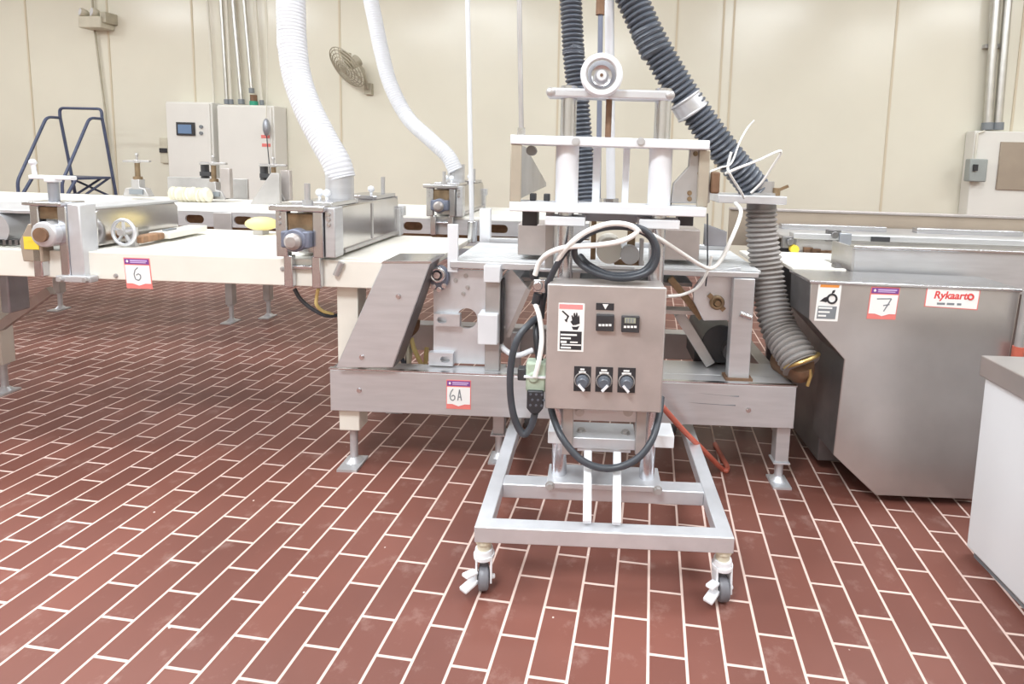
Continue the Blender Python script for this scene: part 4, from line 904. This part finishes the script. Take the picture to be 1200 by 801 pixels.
wl_ = part('warning_label', B().prism([(r_[0]+.006,r_[3]),(r_[1]+.003,r_[3]),(r_[1]-.003,r_[2]),(r_[0]-.001,r_[2])], 'd', FD-.001, FD+.001), 'paper', t, label='white warning label with an orange header')
w, h_ = r_[1]-r_[0], r_[3]-r_[2]
def wq(pts): return [(r_[0]+.003+x*(w-.004), r_[2]+y*h_) for x, y in pts]
part('label_header', B().prism(wq([(.10,.90),(.92,.90),(.94,.97),(.12,.97)]), 'd', FD-.0018, FD-.0008), 'orange', wl_)
part('label_text_block', B().prism(wq([(.04,.06),(.86,.06),(.90,.40),(.08,.40)]), 'd', FD-.0018, FD-.0008), 'ink_grey', wl_)
b = B()
for x0_,x1_,z_ in ((.10,.70,.33),(.10,.60,.22),(.10,.45,.12)): b.prism(wq([(x0_,z_),(x1_,z_),(x1_,z_+.045),(x0_,z_+.045)]), 'd', FD-.0024, FD-.0016)
part('label_print', b, 'paper', wl_)
b = B().prism(wq([(.12,.52),(.30,.62),(.46,.66),(.50,.54),(.40,.50),(.26,.52)]), 'd', FD-.0018, FD-.0008)
cc = wq([(.66,.60)])[0]; b.ring((cc[0],FD-.0012,cc[1]),(0,1,0),.017,.004,24,6); b.prism(wq([(.62,.74),(.74,.76),(.78,.84),(.66,.82)]), 'd', FD-.0018, FD-.0008)
part('pictogram', b, 'ink', wl_)
r_ = rect(1084,337.5,1147,361,FD)
lg = part('maker_label', B().prism([(r_[0]+.003,r_[3]+.004),(r_[1]+.003,r_[3]-.003),(r_[1]-.001,r_[2]-.004),(r_[0]-.001,r_[2]+.003)], 'd', FD-.001, FD+.001), 'red_soft', t, label='white maker label with a red border and red lettering')
part('label_field', B().prism([(r_[0]+.006,r_[3]),(r_[1]-.001,r_[3]-.006),(r_[1]-.005,r_[2]),(r_[0]+.003,r_[2]+.006)], 'd', FD-.0018, FD-.0008), 'paper', lg)
cm = ((r_[0]+r_[1])/2, (r_[2]+r_[3])/2)
part('label_lettering', textb('Rykaart', .040, (cm[0]-.008, FD-.002, cm[1]+.010), squash=1.0, shear=.2, bold=.001), 'red', lg)
part('label_emblem', B().ring((cm[0]+.068,FD-.0022,cm[1]+.008),(0,1,0),.010,.0035,20,6), 'red', lg)
b = B()
for x0_,x1_ in ((-.055,-.025),(-.018,.010),(.020,.036)): b.box((cm[0]+x0_,FD-.0024,cm[1]-.026),(cm[0]+x1_,FD-.0016,cm[1]-.018))
part('label_print', b, 'ink_grey', lg)
# trough guard standing behind the cabinet lid
a_ = [ld(x,y,.22) for x,y in ((995,290),(1201,297))]
t = thing('trough_guard', 'long stainless trough guard standing behind the lid of the big cabinet', 'guard', (1.3,.22,.87))
part('guard_panel', B().box((1.245,.21,.80),(2.7,.225,.977)), 'steel', t, .003)
part('guard_edge', B().box((1.235,.20,.975),(2.7,.245,.987)), 'steel_bright', t, .003)
part('end_plate', B().prism([(.21,.80),(.21,.98),(.42,.98),(.42,.86)], 's', 1.235, 1.245), 'steel_dull', t)
part('guard_leg', B().box((2.3,.22,0),(2.36,.28,.82)), 'steel_dull', t)
c_ = ld(991,313,.19); part('toggle_clip', B().cyl((c_.x-.03,.19,c_.z),(c_.x-.03,.23,c_.z),.014).bar((c_.x-.02,.2,c_.z),(c_.x+.06,.19,c_.z-.03),.014,.006), 'steel_dark', t)
# outfeed belt at the right
t = thing('outfeed_conveyor', 'stainless outfeed conveyor with long rails running to the right behind the big cabinet', 'conveyor', (1.6,.9,0))
part('belt', B().prism([(.86,.33),(.975,.33),(.975,.175),(1.20,.175),(1.20,.44),(3.6,.44),(3.6,.62),(.86,.62)], 'z', .872, .890), 'belt_cream', t, .004)
part('side_wall', B().box((1.13,.66,.80),(4.8,.68,.955)), 'steel_dull', t, .003)
part('near_rail', B().box((1.13,.63,.955),(4.8,.70,.985)), 'steel', t, .004)
part('mesh_belt', B().box((1.15,.72,.925),(4.8,1.42,.945)), 'steel_dull', t, .003)
for s in (1.25,2.05,2.85): part('wear_strip', B().box((s,1.18,.945),(s+.62,1.24,.975)), 'steel_bright', t, .004)
part('far_wall', B().box((1.0,1.45,.80),(4.8,1.47,1.03)), 'brown_panel', t, .003)
part('far_rail', B().box((1.0,1.44,1.028),(4.8,1.48,1.045)), 'tan_metal', t, .004)
b = B()
for i in range(18): b.box((1.195+.035*i+random.uniform(-.01,.01),.645,.885),(1.235+.035*i+random.uniform(0,.012),.66,.885+random.uniform(.012,.035)))
part('dried_dough', b, 'rust', t)
for (x,y,m) in ((925,284,'steel_dark'),(977,276,'steel_dark')):
    p = ld(x,y,.64); part('rail_bracket', B().box((p.x-.035,.635,p.z-.03),(p.x+.035,.66,p.z+.03)).cyl((p.x,.62,p.z+.005),(p.x,.64,p.z+.005),.018), m, t, .003)
p = ld(931,292,.62); part('yellow_cap', B().cyl((p.x,.615,p.z),(p.x,.64,p.z),.022), 'yellow', t, label='yellow cap')
p = ld(990,280,.63); part('sensor', B().box((p.x-.03,.62,p.z-.03),(p.x+.03,.65,p.z+.03)), 'grey_plate', t, .004)
p = ld(1030,280,.63); part('latch', B().box((p.x-.04,.62,p.z-.012),(p.x+.05,.65,p.z+.012)), 'plastic_dark', t)
for s in (1.45,3.2):
    for d_ in (.75,1.4): leg_foot(t, s, d_, .92, .12, .06, 'steel_dull')
part('under_panel', B().box((1.12,.90,.12),(4.8,.92,.90)), 'steel_dark', t)
# pipework leaning at the far right edge, reddish
p0, p1 = ls(1197,365,1.80), ls(1190,418,1.80)
p0, p1 = ld(1199,360,-.10), ld(1191,425,-.10)
t = thing('drain_pipe', 'steel pipe with a reddish lower end beside the right edge of the big cabinet', 'pipe', (p1.x,-.1,0))
part('pipe_shaft', B().pipe([p0+V((.01,0,.06)), p1, (p1.x-.005,-.1,.0)], .016), 'steel_dull', t)
part('red_sleeve', B().cyl(p1-(p1-p0)*.02, p1-(p1-p0)*.30, .019), 'red_hose', t)
# white chest at the lower right corner
t = thing('chest_cabinet', 'white low cabinet with a stainless top in the lower right corner', 'cabinet', (1.8,-.75,0))
part('cabinet_body', B().box((1.452,-1.35,.03),(2.15,-.345,.635)), 'panel_white', t, .004)
part('stainless_top', B().box((1.437,-1.36,.635),(2.17,-.335,.705)), 'cabinet_steel', t, .004)
part('plinth', B().box((1.47,-1.33,0),(2.13,-.36,.03)), 'ink_grey', t)

# ================================================================== light, world, camera
def area(nm, loc_, sx, sy_, power, col=(.905,.965,1.0), rot=(0,0,0)):
    l = bpy.data.lights.new(nm, 'AREA'); l.shape = 'RECTANGLE'; l.size = sx; l.size_y = sy_; l.energy = power; l.color = col
    o = bpy.data.objects.new(nm, l); C.objects.link(o); o.location = loc_; o.rotation_euler = rot
area('main_lamp', (-1.3,-.9,ZC-.06), 1.5, 1.0, 300)
for x, p_ in ((-5.2,120),(-3.,90),(1.8,70),(4.6,70)): area('ceiling_and_fill_lamp', (x,1.0,ZC-.06), 1.5, .5, p_)  # added fill row, lifts the middle of the floor
for x in (-10.3,-7.9,-3.5,2.0,5.5): area('ceiling_and_fill_lamp', (x,2.6,ZC-.06), 1.5, .5, 105)
for x in (-9.,-5.,-1.,3.,6.): area('ceiling_and_fill_lamp', (x,4.9,ZC-.06), 1.5, .5, 38)  # added fill row that brightens the back wall
for x in (-7.5,-4.5,2.2,5.2): area('ceiling_and_fill_lamp', (x,-.9,ZC-.06), 1.5, .5, 60)
for x in (-6.,-2.,2.,5.5): area('ceiling_and_fill_lamp', (x,-3.8,ZC-.06), 1.5, .5, 60)
w = bpy.data.worlds.new('world'); bpy.context.scene.world = w; w.use_nodes = True
w.node_tree.nodes['Background'].inputs[0].default_value = (.9,.93,1,1); w.node_tree.nodes['Background'].inputs[1].default_value = .3
cam = bpy.data.cameras.new('camera'); co = bpy.data.objects.new('camera', cam); C.objects.link(co)
cam.sensor_fit = 'HORIZONTAL'; cam.sensor_width = 36; cam.lens = F/1200*36; cam.shift_x = -(PX-600)/1200; cam.shift_y = (PY-400.5)/1200; cam.clip_start = .02
co.matrix_world = Matrix(((ri.x,up.x,-fw.x,0),(ri.y,up.y,-fw.y,0),(ri.z,up.z,-fw.z,H),(0,0,0,1)))
sc = bpy.context.scene; sc.camera = co
sc.view_settings.view_transform = 'Standard'; sc.view_settings.look = 'None'; sc.view_settings.exposure = -0.46; sc.view_settings.gamma = 1; sc.view_settings.use_curve_mapping = False
bpy.context.view_layer.update()
